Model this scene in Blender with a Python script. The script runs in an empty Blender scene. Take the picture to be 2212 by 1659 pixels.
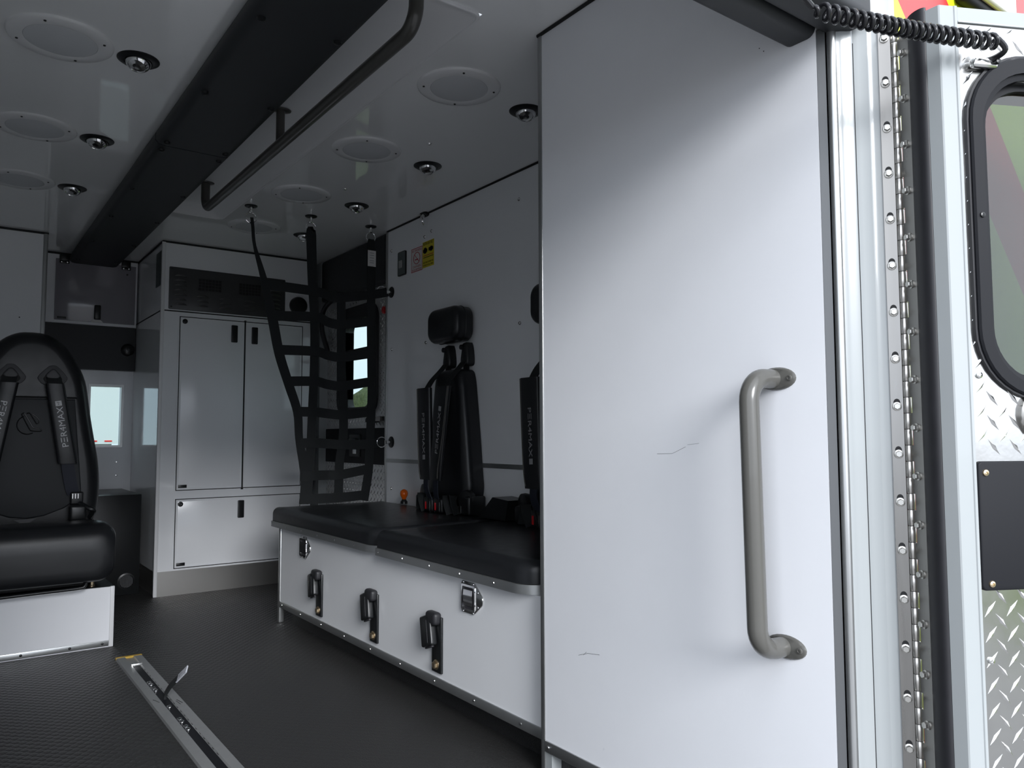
import bpy, bmesh, math, random
from mathutils import Vector, Matrix
random.seed(7)
PI = math.pi
S = bpy.context.scene
COL = S.collection

# ---------------------------------------------------------------- camera
YAW, PITCH, ROLL, HC = 0.6332428, 0.0664351, -0.0029843, 0.8115
fw = Vector((math.sin(YAW)*math.cos(PITCH), math.cos(YAW)*math.cos(PITCH), math.sin(PITCH)))
rt = Vector((math.cos(YAW), -math.sin(YAW), 0)); up = rt.cross(fw)
rt, up = rt*math.cos(ROLL)+up*math.sin(ROLL), up*math.cos(ROLL)-rt*math.sin(ROLL)
cd = bpy.data.cameras.new('camera'); cam = bpy.data.objects.new('camera', cd); COL.objects.link(cam)
cd.sensor_width = 36; cd.lens = 1669.4/2212*36; cd.clip_start = 0.02; cd.clip_end = 500
cam.matrix_world = Matrix(((rt.x, up.x, -fw.x, 0), (rt.y, up.y, -fw.y, 0), (rt.z, up.z, -fw.z, HC), (0, 0, 0, 1)))
S.camera = cam

# ---------------------------------------------------------------- world, sun, exposure
w = bpy.data.worlds.new('overcast_sky'); S.world = w; w.use_nodes = True
nt = w.node_tree; bg = nt.nodes['Background']
tc = nt.nodes.new('ShaderNodeTexCoord'); nz = nt.nodes.new('ShaderNodeTexNoise'); nz.inputs['Scale'].default_value = 2.2; nz.inputs['Detail'].default_value = 4
rp = nt.nodes.new('ShaderNodeValToRGB')
rp.color_ramp.elements[0].position = 0.35; rp.color_ramp.elements[0].color = (0.66, 0.75, 0.88, 1)
rp.color_ramp.elements[1].position = 0.65; rp.color_ramp.elements[1].color = (0.93, 0.96, 1.02, 1)
nt.links.new(tc.outputs['Generated'], nz.inputs['Vector']); nt.links.new(nz.outputs['Fac'], rp.inputs['Fac']); nt.links.new(rp.outputs['Color'], bg.inputs['Color'])
bg.inputs['Strength'].default_value = 1.5
sd = bpy.data.lights.new('hazy_sun', 'SUN'); sun = bpy.data.objects.new('hazy_sun', sd); COL.objects.link(sun)
sd.energy = 2.05; sd.angle = math.radians(24); sd.color = (0.97, 0.98, 1.0)
sun.rotation_euler = (Vector((0.20, 0.90, -0.38))).to_track_quat('-Z', 'Y').to_euler()
vs = S.view_settings; vs.view_transform = 'Standard'; vs.look = 'None'; vs.gamma = 1.0; vs.use_curve_mapping = False; vs.exposure = 0.82
S.cycles.max_bounces = 10; S.cycles.diffuse_bounces = 6; S.cycles.glossy_bounces = 6; S.cycles.transmission_bounces = 8

# ---------------------------------------------------------------- materials
M = {}
def mat(name, col, rough=0.5, metal=0.0, spec=0.5, noise=0.0, nscale=40, bump=0.0, bscale=200, bdist=0.001, rvar=0.0, coat=0.0, stretch=None, emis=None, trans=0.0, ior=1.45):
    m = bpy.data.materials.new(name); m.use_nodes = True; n = m.node_tree.nodes; l = m.node_tree.links
    b = n['Principled BSDF']; b.inputs['Base Color'].default_value = (*col, 1); b.inputs['Roughness'].default_value = rough
    b.inputs['Metallic'].default_value = metal; b.inputs['Specular IOR Level'].default_value = spec; b.inputs['Coat Weight'].default_value = coat
    b.inputs['Coat Roughness'].default_value = 0.06; b.inputs['Transmission Weight'].default_value = trans; b.inputs['IOR'].default_value = ior
    t = n.new('ShaderNodeTexCoord'); mp = n.new('ShaderNodeMapping'); l.new(t.outputs['Object'], mp.inputs['Vector'])
    if stretch: mp.inputs['Scale'].default_value = stretch
    if noise or rvar:
        z = n.new('ShaderNodeTexNoise'); z.inputs['Scale'].default_value = nscale; z.inputs['Detail'].default_value = 5; l.new(mp.outputs[0], z.inputs['Vector'])
        if noise:
            r = n.new('ShaderNodeMapRange'); r.inputs['To Min'].default_value = 1-noise; r.inputs['To Max'].default_value = 1+noise; l.new(z.outputs['Fac'], r.inputs['Value'])
            x = n.new('ShaderNodeVectorMath'); x.operation = 'SCALE'; x.inputs[0].default_value = col; l.new(r.outputs[0], x.inputs['Scale']); l.new(x.outputs[0], b.inputs['Base Color'])
        if rvar:
            r = n.new('ShaderNodeMapRange'); r.inputs['To Min'].default_value = max(.02, rough-rvar); r.inputs['To Max'].default_value = rough+rvar; l.new(z.outputs['Fac'], r.inputs['Value']); l.new(r.outputs[0], b.inputs['Roughness'])
    if bump:
        z = n.new('ShaderNodeTexNoise'); z.inputs['Scale'].default_value = bscale; z.inputs['Detail'].default_value = 3; l.new(mp.outputs[0], z.inputs['Vector'])
        bp = n.new('ShaderNodeBump'); bp.inputs['Strength'].default_value = bump; bp.inputs['Distance'].default_value = bdist; l.new(z.outputs['Fac'], bp.inputs['Height']); l.new(bp.outputs[0], b.inputs['Normal'])
    M[name] = m; return m
mat('laminate', (0.87, 0.88, 0.90), 0.16, noise=0.02, nscale=6, rvar=0.03, bump=0.04, bscale=14, bdist=0.0015)
mat('laminate_panel', (0.87, 0.88, 0.91), 0.30, noise=0.02, nscale=9, rvar=0.05)
mat('ceiling_white', (0.86, 0.865, 0.87), 0.035, noise=0.015, nscale=3, bump=0.012, bscale=4, bdist=0.002)
mat('moulded_white', (0.78, 0.78, 0.79), 0.35)
mat('lens_white', (0.62, 0.63, 0.65), 0.45)
mat('aluminium', (0.42, 0.43, 0.43), 0.38, 0.9, rvar=0.08, noise=0.06, nscale=25)
mat('shaded_aluminium', (0.13, 0.135, 0.14), 0.42, 0.4)  # aluminium with shade put into its colour, for the jamb strip beside the panel
mat('aluminium_bright', (0.50, 0.51, 0.51), 0.30, 0.9, rvar=0.06, nscale=12, noise=0.04)
mat('knuckle_steel', (0.62, 0.60, 0.57), 0.28, 0.9)
mat('track_grey', (0.27, 0.275, 0.275), 0.38, 0.25, noise=0.08, nscale=40)
mat('kick_steel', (0.42, 0.41, 0.39), 0.33, 0.9, rvar=0.05, nscale=3)
mat('stainless', (0.30, 0.292, 0.28), 0.30, 1.0, noise=0.04, nscale=18, rvar=0.08, stretch=(8, 8, .6))
mat('chrome', (0.85, 0.85, 0.86), 0.06, 1.0)
mat('chrome_soft', (0.75, 0.75, 0.74), 0.16, 1.0, rvar=0.05)
mat('bolt_steel', (0.60, 0.59, 0.56), 0.30, 1.0)
mat('brassy_bolt', (0.62, 0.50, 0.34), 0.35, 1.0, noise=0.2, nscale=80)
mat('black_vinyl', (0.013, 0.014, 0.016), 0.31, spec=0.45, bump=0.12, bscale=900, bdist=0.0004, rvar=0.05, nscale=30)
mat('black_panel', (0.024, 0.026, 0.029), 0.5, bump=0.1, bscale=600, bdist=0.0004)
mat('black_plastic', (0.010, 0.011, 0.012), 0.32)
mat('emblem_black', (0.008, 0.008, 0.009), 0.22)
mat('black_rubber', (0.018, 0.018, 0.021), 0.48, noise=0.15, nscale=30, rvar=0.08)
mat('grille_grey', (0.060, 0.061, 0.063), 0.32)
mat('charcoal_plate', (0.010, 0.0105, 0.013), 0.5, spec=0.2, bump=0.05, bscale=500, bdist=0.0003)
mat('cord_black', (0.012, 0.012, 0.014), 0.22)
mat('webbing', (0.010, 0.012, 0.013), 0.75, bump=0.4, bscale=700, bdist=0.0006)
mat('webbing_navy', (0.014, 0.017, 0.03), 0.6, bump=0.5, bscale=500, bdist=0.0008, stretch=(1, 1, .15))
mat('grey_bracket', (0.065, 0.066, 0.07), 0.45)
mat('grey_paint', (0.098, 0.096, 0.088), 0.26, spec=0.5, coat=0.25, noise=0.03, nscale=120)
mat('rail_grey', (0.062, 0.060, 0.055), 0.28, coat=0.2, noise=0.05, nscale=60)
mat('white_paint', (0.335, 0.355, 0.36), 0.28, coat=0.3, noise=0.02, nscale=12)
mat('seal_caulk', (0.012, 0.012, 0.013), 0.6)
mat('letter_white', (0.75, 0.75, 0.76), 0.5)
mat('letter_grey', (0.30, 0.30, 0.31), 0.5)
mat('letter_black', (0.01, 0.01, 0.01), 0.6)
mat('letter_red', (0.45, 0.04, 0.05), 0.6)
mat('sign_white', (0.70, 0.69, 0.68), 0.5)
mat('sign_yellow', (0.62, 0.52, 0.03), 0.5)
mat('plate_grey_green', (0.10, 0.12, 0.12), 0.45)
mat('switch_grey', (0.38, 0.39, 0.38), 0.4)
mat('yellow_tape', (0.48, 0.30, 0.03), 0.5)
mat('tag_grey', (0.45, 0.46, 0.50), 0.55)
mat('amber', (0.75, 0.12, 0.005), 0.12, coat=0.5)
mat('red_plastic', (0.55, 0.01, 0.015), 0.25, coat=0.5)
mat('red_vinyl', (0.75, 0.03, 0.02), 0.35)
mat('lime_vinyl', (0.55, 0.72, 0.02), 0.35)
mat('lens_clear', (0.55, 0.56, 0.50), 0.15, coat=0.6)
mat('asphalt', (0.21, 0.205, 0.20), 0.9, noise=0.2, nscale=3, bump=0.3, bscale=80, bdist=0.01)
mat('grass', (0.11, 0.14, 0.05), 0.9, noise=0.3, nscale=3)
mat('trailer_white', (0.66, 0.69, 0.69), 0.5)
mat('dark_interior', (0.03, 0.03, 0.035), 0.6)
mat('acrylic', (0.60, 0.58, 0.63), 0.10, trans=0.62, ior=1.49)
mat('tinted_glass', (0.085, 0.115, 0.108), 0.0, trans=1.0, ior=1.75)
mat('clear_glass', (0.36, 0.43, 0.42), 0.0, trans=1.0, ior=1.10)
# brushed tread plate
m = mat('tread_plate', (0.54, 0.54, 0.53), 0.17, 1.0, noise=0.10, nscale=22, rvar=0.08, bump=0.10, bscale=30, bdist=0.002)
mat('tread_lug', (0.80, 0.80, 0.79), 0.14, 1.0)
mat('tread_plate_dull', (0.62, 0.62, 0.62), 0.34, 0.55, noise=0.10, nscale=22, rvar=0.08)
# studded rubber floor
m = mat('floor_rubber', (0.030, 0.030, 0.031), 0.42); n = m.node_tree.nodes; l = m.node_tree.links; b = n['Principled BSDF']
t = n.new('ShaderNodeTexCoord')
vo = n.new('ShaderNodeTexVoronoi'); vo.feature = 'F1'; vo.inputs['Scale'].default_value = 46; vo.inputs['Randomness'].default_value = 0.0
mp = n.new('ShaderNodeMapping'); mp.inputs['Rotation'].default_value = (0, 0, PI/4); l.new(t.outputs['Object'], mp.inputs['Vector']); l.new(mp.outputs[0], vo.inputs['Vector'])
r1 = n.new('ShaderNodeMapRange'); r1.inputs['From Min'].default_value = 0.3; r1.inputs['From Max'].default_value = 0.55; r1.inputs['To Min'].default_value = 1; r1.inputs['To Max'].default_value = 0; l.new(vo.outputs['Distance'], r1.inputs['Value'])
nz = n.new('ShaderNodeTexNoise'); nz.inputs['Scale'].default_value = 260; nz.inputs['Detail'].default_value = 2; l.new(t.outputs['Object'], nz.inputs['Vector'])
sp = n.new('ShaderNodeSeparateXYZ'); l.new(t.outputs['Object'], sp.inputs[0])
mx_ = n.new('ShaderNodeMapRange'); mx_.inputs['From Min'].default_value = .42; mx_.inputs['From Max'].default_value = .62; mx_.inputs['To Min'].default_value = 1; mx_.inputs['To Max'].default_value = 0.08; l.new(sp.outputs['X'], mx_.inputs['Value'])
my_ = n.new('ShaderNodeMapRange'); my_.inputs['From Min'].default_value = 2.5; my_.inputs['From Max'].default_value = 3.3; l.new(sp.outputs['Y'], my_.inputs['Value'])
mm = n.new('ShaderNodeMath'); mm.operation = 'MAXIMUM'; l.new(mx_.outputs[0], mm.inputs[0]); l.new(my_.outputs[0], mm.inputs[1])
st_ = n.new('ShaderNodeMath'); st_.operation = 'MULTIPLY'; l.new(r1.outputs[0], st_.inputs[0]); l.new(mm.outputs[0], st_.inputs[1])
ad = n.new('ShaderNodeMath'); ad.operation = 'MULTIPLY_ADD'; l.new(nz.outputs['Fac'], ad.inputs[0]); ad.inputs[1].default_value = 0.8; l.new(st_.outputs[0], ad.inputs[2])
bp = n.new('ShaderNodeBump'); bp.inputs['Strength'].default_value = 0.8; bp.inputs['Distance'].default_value = 0.0030; l.new(ad.outputs[0], bp.inputs['Height']); l.new(bp.outputs[0], b.inputs['Normal'])
cr = n.new('ShaderNodeValToRGB'); cr.color_ramp.elements[0].position = .35; cr.color_ramp.elements[0].color = (.0155, .0155, .0163, 1); cr.color_ramp.elements[1].position = .72; cr.color_ramp.elements[1].color = (.050, .049, .047, 1)
n2 = n.new('ShaderNodeTexNoise'); n2.inputs['Scale'].default_value = 420; l.new(t.outputs['Object'], n2.inputs['Vector']); l.new(n2.outputs['Fac'], cr.inputs['Fac']); l.new(cr.outputs[0], b.inputs['Base Color'])
m = mat('speckled_cove', (0.02, 0.02, 0.021), 0.35, bump=0.8, bscale=330, bdist=0.003)
# stretched-webbing cushion
# ---------------------------------------------------------------- mesh builder
class MB:
    def __init__(s): s.v = []; s.f = []
    def add(s, vs, fs):
        o = len(s.v); s.v += [tuple(p) for p in vs]; s.f += [tuple(i+o for i in f) for f in fs]; return s
    def box(s, x0, x1, y0, y1, z0, z1):
        return s.add([(x0,y0,z0),(x1,y0,z0),(x1,y1,z0),(x0,y1,z0),(x0,y0,z1),(x1,y0,z1),(x1,y1,z1),(x0,y1,z1)],
                     [(0,3,2,1),(4,5,6,7),(0,1,5,4),(1,2,6,5),(2,3,7,6),(3,0,4,7)])
    def loft(s, rings, cap=True, closed=False):
        k = len(rings[0]); vs = [p for r in rings for p in r]; fs = []
        n = len(rings)
        for i in range(n if closed else n-1):
            a, c = i*k, ((i+1) % n)*k
            for j in range(k): fs.append((a+j, a+(j+1) % k, c+(j+1) % k, c+j))
        if cap and not closed: fs += [tuple(range(k-1, -1, -1)), tuple(range((n-1)*k, n*k))]
        return s.add(vs, fs)
    def prism(s, poly, ax, a, b):
        g = {'x': lambda p, h: (h, p[0], p[1]), 'y': lambda p, h: (p[0], h, p[1]), 'z': lambda p, h: (p[0], p[1], h)}[ax]
        return s.loft([[g(p, a) for p in poly], [g(p, b) for p in poly]])
    def pillow(s, poly, ax, back, front, r, seg=5, dome=0.0, soft_back=0.0):
        """extruded outline whose front rim is rounded by r (outline is shrunk along its normals)"""
        g = {'x': lambda p, h: (h, p[0], p[1]), 'y': lambda p, h: (p[0], h, p[1]), 'z': lambda p, h: (p[0], p[1], h)}[ax]
        n = len(poly); A = sum(poly[i][0]*poly[(i+1) % n][1]-poly[(i+1) % n][0]*poly[i][1] for i in range(n)); sg = 1 if A > 0 else -1
        nr = []
        for i in range(n):
            a, c = Vector(poly[i-1]), Vector(poly[(i+1) % n]); d = (c-a).normalized(); nr.append(Vector((-d.y, d.x))*sg)
        sgn = 1 if front > back else -1
        rings = []
        def ring(off, h): rings.append([g(Vector(p)+q*off, h) for p, q in zip(poly, nr)])
        if soft_back:
            for k in range(3): a = PI/2*k/3; ring(soft_back*(1-math.sin(a)), back+sgn*soft_back*(1-math.cos(a)))
        else: ring(0, back)
        for k in range(seg+1): a = PI/2*k/seg; ring(r*(1-math.cos(a)), front-sgn*r*(1-math.sin(a)))
        if dome:
            c = Vector((sum(p[0] for p in poly)/n, sum(p[1] for p in poly)/n))
            for q in (.75, .5, .25): rings.append([g(c+(Vector(p)+nn*r-c)*q, front+sgn*dome*(1-q*q)) for p, nn in zip(poly, nr)])
        return s.loft(rings)
    def tube(s, pts, r, n=12, cap=True, closed=False):
        pts = [Vector(p) for p in pts]; rings = []; N = len(pts); prev = None
        for i in range(N):
            if closed: d = pts[(i+1) % N]-pts[i-1]
            else: d = pts[min(i+1, N-1)]-pts[max(i-1, 0)]
            d.normalize()
            if prev is None: u = d.orthogonal().normalized()
            else: u = (prev-d*prev.dot(d)).normalized()
            prev = u; v = d.cross(u); rr = r[i] if isinstance(r, (list, tuple)) else r
            rings.append([pts[i]+(u*math.cos(2*PI*k/n)+v*math.sin(2*PI*k/n))*rr for k in range(n)])
        return s.loft(rings, cap, closed)
    def lathe(s, prof, o, axis, n=24, ell=1.0):
        o = Vector(o); a = Vector(axis).normalized(); u = Vector((0, 0, 1)) if abs(a.z) < .9 else Vector((1, 0, 0)); u = (u-a*u.dot(a)).normalized(); v = a.cross(u)
        return s.loft([[o+a*h+(u*math.cos(2*PI*k/n)*ell+v*math.sin(2*PI*k/n))*max(r, 1e-5) for k in range(n)] for r, h in prof])
    def strip(s, pts, wd, width, th, nrm=None):
        """flat webbing along pts; wd = width direction(s), th = thickness"""
        pts = [Vector(p) for p in pts]; rings = []; N = len(pts)
        for i in range(N):
            d = (pts[min(i+1, N-1)]-pts[max(i-1, 0)]).normalized(); q = Vector(wd[i] if isinstance(wd, list) else wd); q = (q-d*q.dot(d)).normalized(); m_ = d.cross(q)
            ww = width[i] if isinstance(width, list) else width; h, k = q*ww/2, m_*th/2
            rings.append([pts[i]-h-k, pts[i]+h-k, pts[i]+h+k, pts[i]-h+k])
        return s.loft(rings)
    def hexbolt(s, o, axis, r, h):
        a = Vector(axis)
        s.lathe([(0, 0), (r*1.35, 0), (r*1.35, h*.18), (r*1.0, h*.3)], o, axis, 16)
        return s.lathe([(r, h*.15), (r, h*.85), (r*.86, h), (0, h)], o, axis, 6)
    def xf(s, mx):
        s.v = [tuple(mx @ Vector(p)) for p in s.v]; return s
    def rbox(s, x0, x1, y0, y1, z0, z1, r=.004, seg=2):
        bm = bmesh.new(); bmesh.ops.create_cube(bm, size=1)
        for q in bm.verts: q.co = Vector(((x0+x1)/2+q.co.x*(x1-x0), (y0+y1)/2+q.co.y*(y1-y0), (z0+z1)/2+q.co.z*(z1-z0)))
        r = min(r, .49*min(abs(x1-x0), abs(y1-y0), abs(z1-z0)))
        bmesh.ops.bevel(bm, geom=bm.edges[:], offset=r, segments=seg, affect='EDGES', profile=.5)
        bm.verts.index_update(); vs_ = [tuple(q.co) for q in bm.verts]; fs_ = [tuple(q.index for q in f.verts) for f in bm.faces]; bm.free()
        return s.add(vs_, fs_)
    def build(s, name, m, parent=None, sharp=40):
        me = bpy.data.meshes.new(name); me.from_pydata(s.v, [], s.f)
        bm = bmesh.new(); bm.from_mesh(me); bmesh.ops.remove_doubles(bm, verts=bm.verts, dist=1e-6); bmesh.ops.recalc_face_normals(bm, faces=bm.faces); bm.to_mesh(me); bm.free()
        me.materials.append(M[m]); me.shade_smooth(); me.set_sharp_from_angle(angle=math.radians(sharp))
        o = bpy.data.objects.new(name, me); COL.objects.link(o)
        if parent: o.parent = parent; o.matrix_parent_inverse = Matrix.Translation(-Vector(parent.location))
        return o
def tag(o, label=None, cat=None, group=None, kind=None):
    for k, v in (('label', label), ('category', cat), ('group', group), ('kind', kind)):
        if v: o[k] = v
    return o
def thing(name, label, cat, loc, group=None):
    o = bpy.data.objects.new(name, None); COL.objects.link(o); o.location = loc; o.empty_display_size = .05
    return tag(o, label, cat, group)
def struct(name, mb, m, parent=None, label=None, sharp=40):
    o = mb.build(name, m, parent, sharp)
    if parent is None: o['kind'] = 'structure'
    if label: o['label'] = label
    return o
def copy_tree(root, delta, label, group=None):
    delta = Vector(delta); r = root.copy(); COL.objects.link(r); r.location = root.location+delta; r['label'] = label
    if group: r['group'] = group
    def rec(src, dst):
        for ch in list(src.children):
            c = ch.copy(); COL.objects.link(c); c.parent = dst; c.matrix_parent_inverse = ch.matrix_parent_inverse.copy(); rec(ch, c)
    rec(root, r); return r
def rrect(x0, x1, y0, y1, r, n=6):
    p = []
    rs = r if isinstance(r, (tuple, list)) else (r,)*4
    for (cx, cy, a, q) in ((x1, y1, 0, rs[0]), (x0, y1, PI/2, rs[1]), (x0, y0, PI, rs[2]), (x1, y0, 1.5*PI, rs[3])):
        ox = cx-q if cx == x1 else cx+q; oy = cy-q if cy == y1 else cy+q
        if q <= 1e-6: p.append((cx, cy)); continue
        for k in range(n+1): b_ = a+PI/2*k/n; p.append((ox+q*math.cos(b_), oy+q*math.sin(b_)))
    return p
def frame_ring(mb, outer, inner, ax, a, b):
    g = {'x': lambda p, h: (h, p[0], p[1]), 'y': lambda p, h: (p[0], h, p[1]), 'z': lambda p, h: (p[0], p[1], h)}[ax]
    return mb.loft([[g(p, a) for p in outer], [g(p, b) for p in outer], [g(p, b) for p in inner], [g(p, a) for p in inner]], closed=True)
def catmull(pts, n=6):
    pts = [Vector(p) for p in pts]; out = []
    for i in range(len(pts)-1):
        p0, p1, p2, p3 = pts[max(i-1, 0)], pts[i], pts[i+1], pts[min(i+2, len(pts)-1)]
        for k in range(n):
            t = k/n; out.append(.5*((2*p1)+(p2-p0)*t+(2*p0-5*p1+4*p2-p3)*t*t+(3*p1-p0-3*p2+p3)*t**3))
    out.append(pts[-1]); return out
def text(name, string, o, xd, yd, height, m, parent, width=None, ext=.0006, center=True):
    cu = bpy.data.curves.new('t', 'FONT'); cu.body = string; cu.size = 1; cu.extrude = 0; cu.resolution_u = 2
    cu.align_x = 'LEFT'
    tmp = bpy.data.objects.new('t', cu); COL.objects.link(tmp); bpy.context.view_layer.update()
    me = bpy.data.meshes.new_from_object(tmp.evaluated_get(bpy.context.evaluated_depsgraph_get())); bpy.data.objects.remove(tmp)
    xs = [v.co.x for v in me.vertices]; ys = [v.co.y for v in me.vertices]
    x0, x1, y0, y1 = min(xs), max(xs), min(ys), max(ys)
    sy = height/(y1-y0); sx = width/(x1-x0) if width else sy
    xd = Vector(xd).normalized(); yd = Vector(yd).normalized(); zd = xd.cross(yd); o = Vector(o)
    bm = bmesh.new(); bm.from_mesh(me)
    ge = bmesh.ops.extrude_face_region(bm, geom=bm.faces[:]); ev = {v for v in ge['geom'] if isinstance(v, bmesh.types.BMVert)}
    for v in bm.verts:
        u = (v.co.x-(x0+x1)/2)*sx; q = (v.co.y-(y0+y1)/2)*sy; v.co = o+xd*u+yd*q+zd*(ext if v in ev else 0)
    bmesh.ops.recalc_face_normals(bm, faces=bm.faces); bm.to_mesh(me); bm.free()
    me.name = name; me.materials.clear(); me.materials.append(M[m]); ob = bpy.data.objects.new(name, me); COL.objects.link(ob)
    if parent: ob.parent = parent; ob.matrix_parent_inverse = Matrix.Translation(-Vector(parent.location))
    return ob

C = 1.83          # ceiling height
XR = 1.752        # right wall
XP = 1.186        # rear cabinet panel face
XL = -0.452       # left wall

# ================================================================ THE SETTING
MB_ = MB
struct('floor', MB().box(XL, 1.90, .66, 5.0, -.06, 0), 'floor_rubber')
o = struct('ground', MB().box(-60, 60, -60, 80, -.90, -.80), 'asphalt')
o = MB().box(2.9, 60, -10, 60, -.80, -.77).build('lawn', 'grass'); tag(o, kind='structure')
# ceiling with the long recess for the grab rail
TX0, TX1, TY0, TY1 = .785, 1.015, 1.50, 3.68
cb = MB()
cb.box(XL, TX0, .60, 5.0, C, C+.10); cb.box(TX1, 1.90, .60, 5.0, C, C+.10); cb.box(TX0, TX1, .60, TY0, C, C+.10); cb.box(TX0, TX1, TY1, 5.0, C, C+.10)
ceil = struct('ceiling', cb, 'ceiling_white')
tr = MB()
def trough_ring(ins_l, ins_r, ins_e, z):
    return [(p[0], p[1], z) for p in rrect(TX0+ins_l, TX1-ins_r, TY0+ins_e, TY1-ins_e, .03, 5)]
rings = [trough_ring(-.002, -.002, -.002, C-.003), trough_ring(.004, .006, .004, C-.004), trough_ring(.008, .014, .010, C+.001), trough_ring(.012, .055, .03, C+.022), trough_ring(.02, .085, .05, C+.036), trough_ring(.03, .11, .07, C+.040)]
tr.loft(rings, cap=False); tr.add(rings[-1], [tuple(range(len(rings[-1])))])
struct('recess_liner', tr, 'moulded_white', ceil, sharp=60)
struct('recess_rim', MB().tube([(p[0], p[1], C-.001) for p in rrect(TX0, TX1, TY0, TY1, .03, 6)], .006, 8, closed=True), 'moulded_white', ceil)
# right wall: two laminate sheets with a metal joint between them
wr = struct('wall_right', MB().box(XR, XR+.05, .74, 3.43, 0, C), 'laminate')
struct('joint_strip', MB().box(XR-.004, XR, 1.5, 3.43, .683, .701), 'aluminium', wr)
struct('corner_strip', MB().rbox(XR-.006, XR+.05, 3.425, 3.442, .40, C, .004), 'aluminium', wr)
struct('edge_caulk', MB().tube([(XR-.002, 1.5, C-.001), (XR-.002, 3.43, C-.001)], .0055, 8), 'seal_caulk', wr)
for y, z in ((2.338, 1.719), (2.335, 1.238), (3.001, 1.739), (3.064, 1.725), (3.389, 1.723), (3.381, 1.233), (3.375, .558), (3.047, 1.234)):
    struct('screw', MB().lathe([(.008, 0), (.008, .001), (.0055, .004), (0, .005)], (XR, y, z), (-1, 0, 0), 12), 'chrome_soft', wr)
for y, x in ((2.296, 1.331), (2.93, 1.30)):
    struct('screw', MB().lathe([(.008, 0), (.006, .004), (0, .005)], (x, y, C), (0, 0, -1), 12), 'chrome_soft', ceil)
# left wall (out of frame, closes the box)
struct('wall_left', MB().box(XL-.05, XL, .6, 5.0, 0, C), 'laminate')
# bulkhead at the front with the pass-through opening
wf = MB(); YB = 4.97
wf.box(XL, .66, YB, YB+.05, 0, C); wf.box(.832, 1.90, YB, YB+.05, 0, C); wf.box(.66, .832, YB, YB+.05, 0, .755); wf.box(.66, .832, YB, YB+.05, 1.107, C)
wfo = struct('wall_front', wf, 'laminate')
fr = frame_ring(MB(), [(.655, .750), (.837, .750), (.837, 1.112), (.655, 1.112)], [(.667, .762), (.825, .762), (.825, 1.100), (.667, 1.100)], 'y', YB-.006, YB+.056)
w1 = struct('window_1', fr, 'aluminium', None)
struct('pane', MB().box(.66, .832, YB+.02, YB+.024, .755, 1.107), 'clear_glass', w1)
for z in (.665, .588): struct('screw', MB().lathe([(.006, 0), (.005, .003), (0, .004)], (.812, YB, z), (0, -1, 0), 10), 'chrome_soft', wfo)
# rear end: header, left jamb, right jamb (built as one profile), exterior skin
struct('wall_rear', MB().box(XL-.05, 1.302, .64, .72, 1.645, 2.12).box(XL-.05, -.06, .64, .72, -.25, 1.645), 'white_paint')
# right jamb profile (plan), extruded
def plan(mb, poly, z0, z1): return mb.prism(poly, 'z', z0, z1)
JZ0, JZ1 = -.30, 1.505
struct('trim_1', plan(MB(), [(1.186, .7275), (1.1925, .7155), (1.22, .7155), (1.22, .7275)], JZ0, JZ1), 'shaded_aluminium')
pr = [(1.1925, .7155)]
for k in range(9): a = PI*.5+PI*k/8; pr.append((1.1995+.0085*math.cos(a+.35), .7080+.0085*math.sin(a+.35)))
pr += [(1.215, .695), (1.235, .70), (1.235, .7155)]
struct('trim_2', plan(MB(), pr, JZ0, JZ1), 'aluminium_bright', sharp=60)
jm = MB()
prof = [(1.1985, .7005), (1.2020, .6985), (1.2045, .6955), (1.2100, .6910), (1.2135, .6890), (1.2190, .6840), (1.2215, .6832), (1.2222, .6815), (1.2265, .6765), (1.2325, .6690), (1.2350, .6645), (1.2385, .6622), (1.2420, .6590), (1.2470, .6515), (1.2560, .6370), (1.300, .66), (1.300, .7005)]
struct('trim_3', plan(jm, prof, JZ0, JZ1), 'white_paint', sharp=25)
struct('trim_4', MB().tube([(1.2218, .6828, JZ0), (1.2218, .6828, JZ1-.03)], .0007, 6), 'seal_caulk')
# cabinet panel on the right, next to the rear opening
pn = thing('rear_cabinet', 'tall white laminate cabinet beside the rear opening, with the grey upright grab handle', 'cabinet', (XP, 1.1, 0))
MB().box(XP, XR-.001, .7285, 1.4935, .085, C-.003).build('body', 'laminate_panel', pn)
MB().rbox(XP-.0025, XP+.012, 1.484, 1.499, 0, C-.003, .002).build('edge_trim', 'aluminium', pn)
MB().rbox(XP-.004, XP, .7285, 1.484, .060, .086, .0015).build('base_trim', 'aluminium', pn)
MB().box(XP+.03, XR-.001, .7285, 1.462, 0, .085).build('toe_kick', 'speckled_cove', pn)
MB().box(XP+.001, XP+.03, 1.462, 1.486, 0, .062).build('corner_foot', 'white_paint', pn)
for y in (1.47, 1.31, 1.15): MB().lathe([(.0045, 0), (.004, .0016), (.002, .0026), (0, .0027)], (XP-.004, y, .073), (-1, 0, 0), 10).build('rivet', 'chrome_soft', pn)
MB().tube([(XP-.001, 1.499, C-.003), (XP-.001, .74, C-.003)], .005, 8).build('edge_caulk', 'seal_caulk', pn)
for y, z in ((.842, 1.522), (.833, 1.513)): MB().lathe([(.0012, 0), (0, .0006)], (XP, y, z), (-1, 0, 0), 8).build('screw_hole', 'seal_caulk', pn)
for pts_, r_ in (([(1.111, .773), (1.07, .774), (1.035, .788)], .0005), ([(1.03, .792), (1.001, .795)], .0004), ([(1.362, .311), (1.33, .322), (1.292, .327)], .0007), ([(1.345, .315), (1.335, .324)], .0006)):
    MB().tube([(XP-.0001, y, z) for y, z in pts_], r_*.6, 5).build('scuff', 'grey_bracket', pn)

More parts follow.
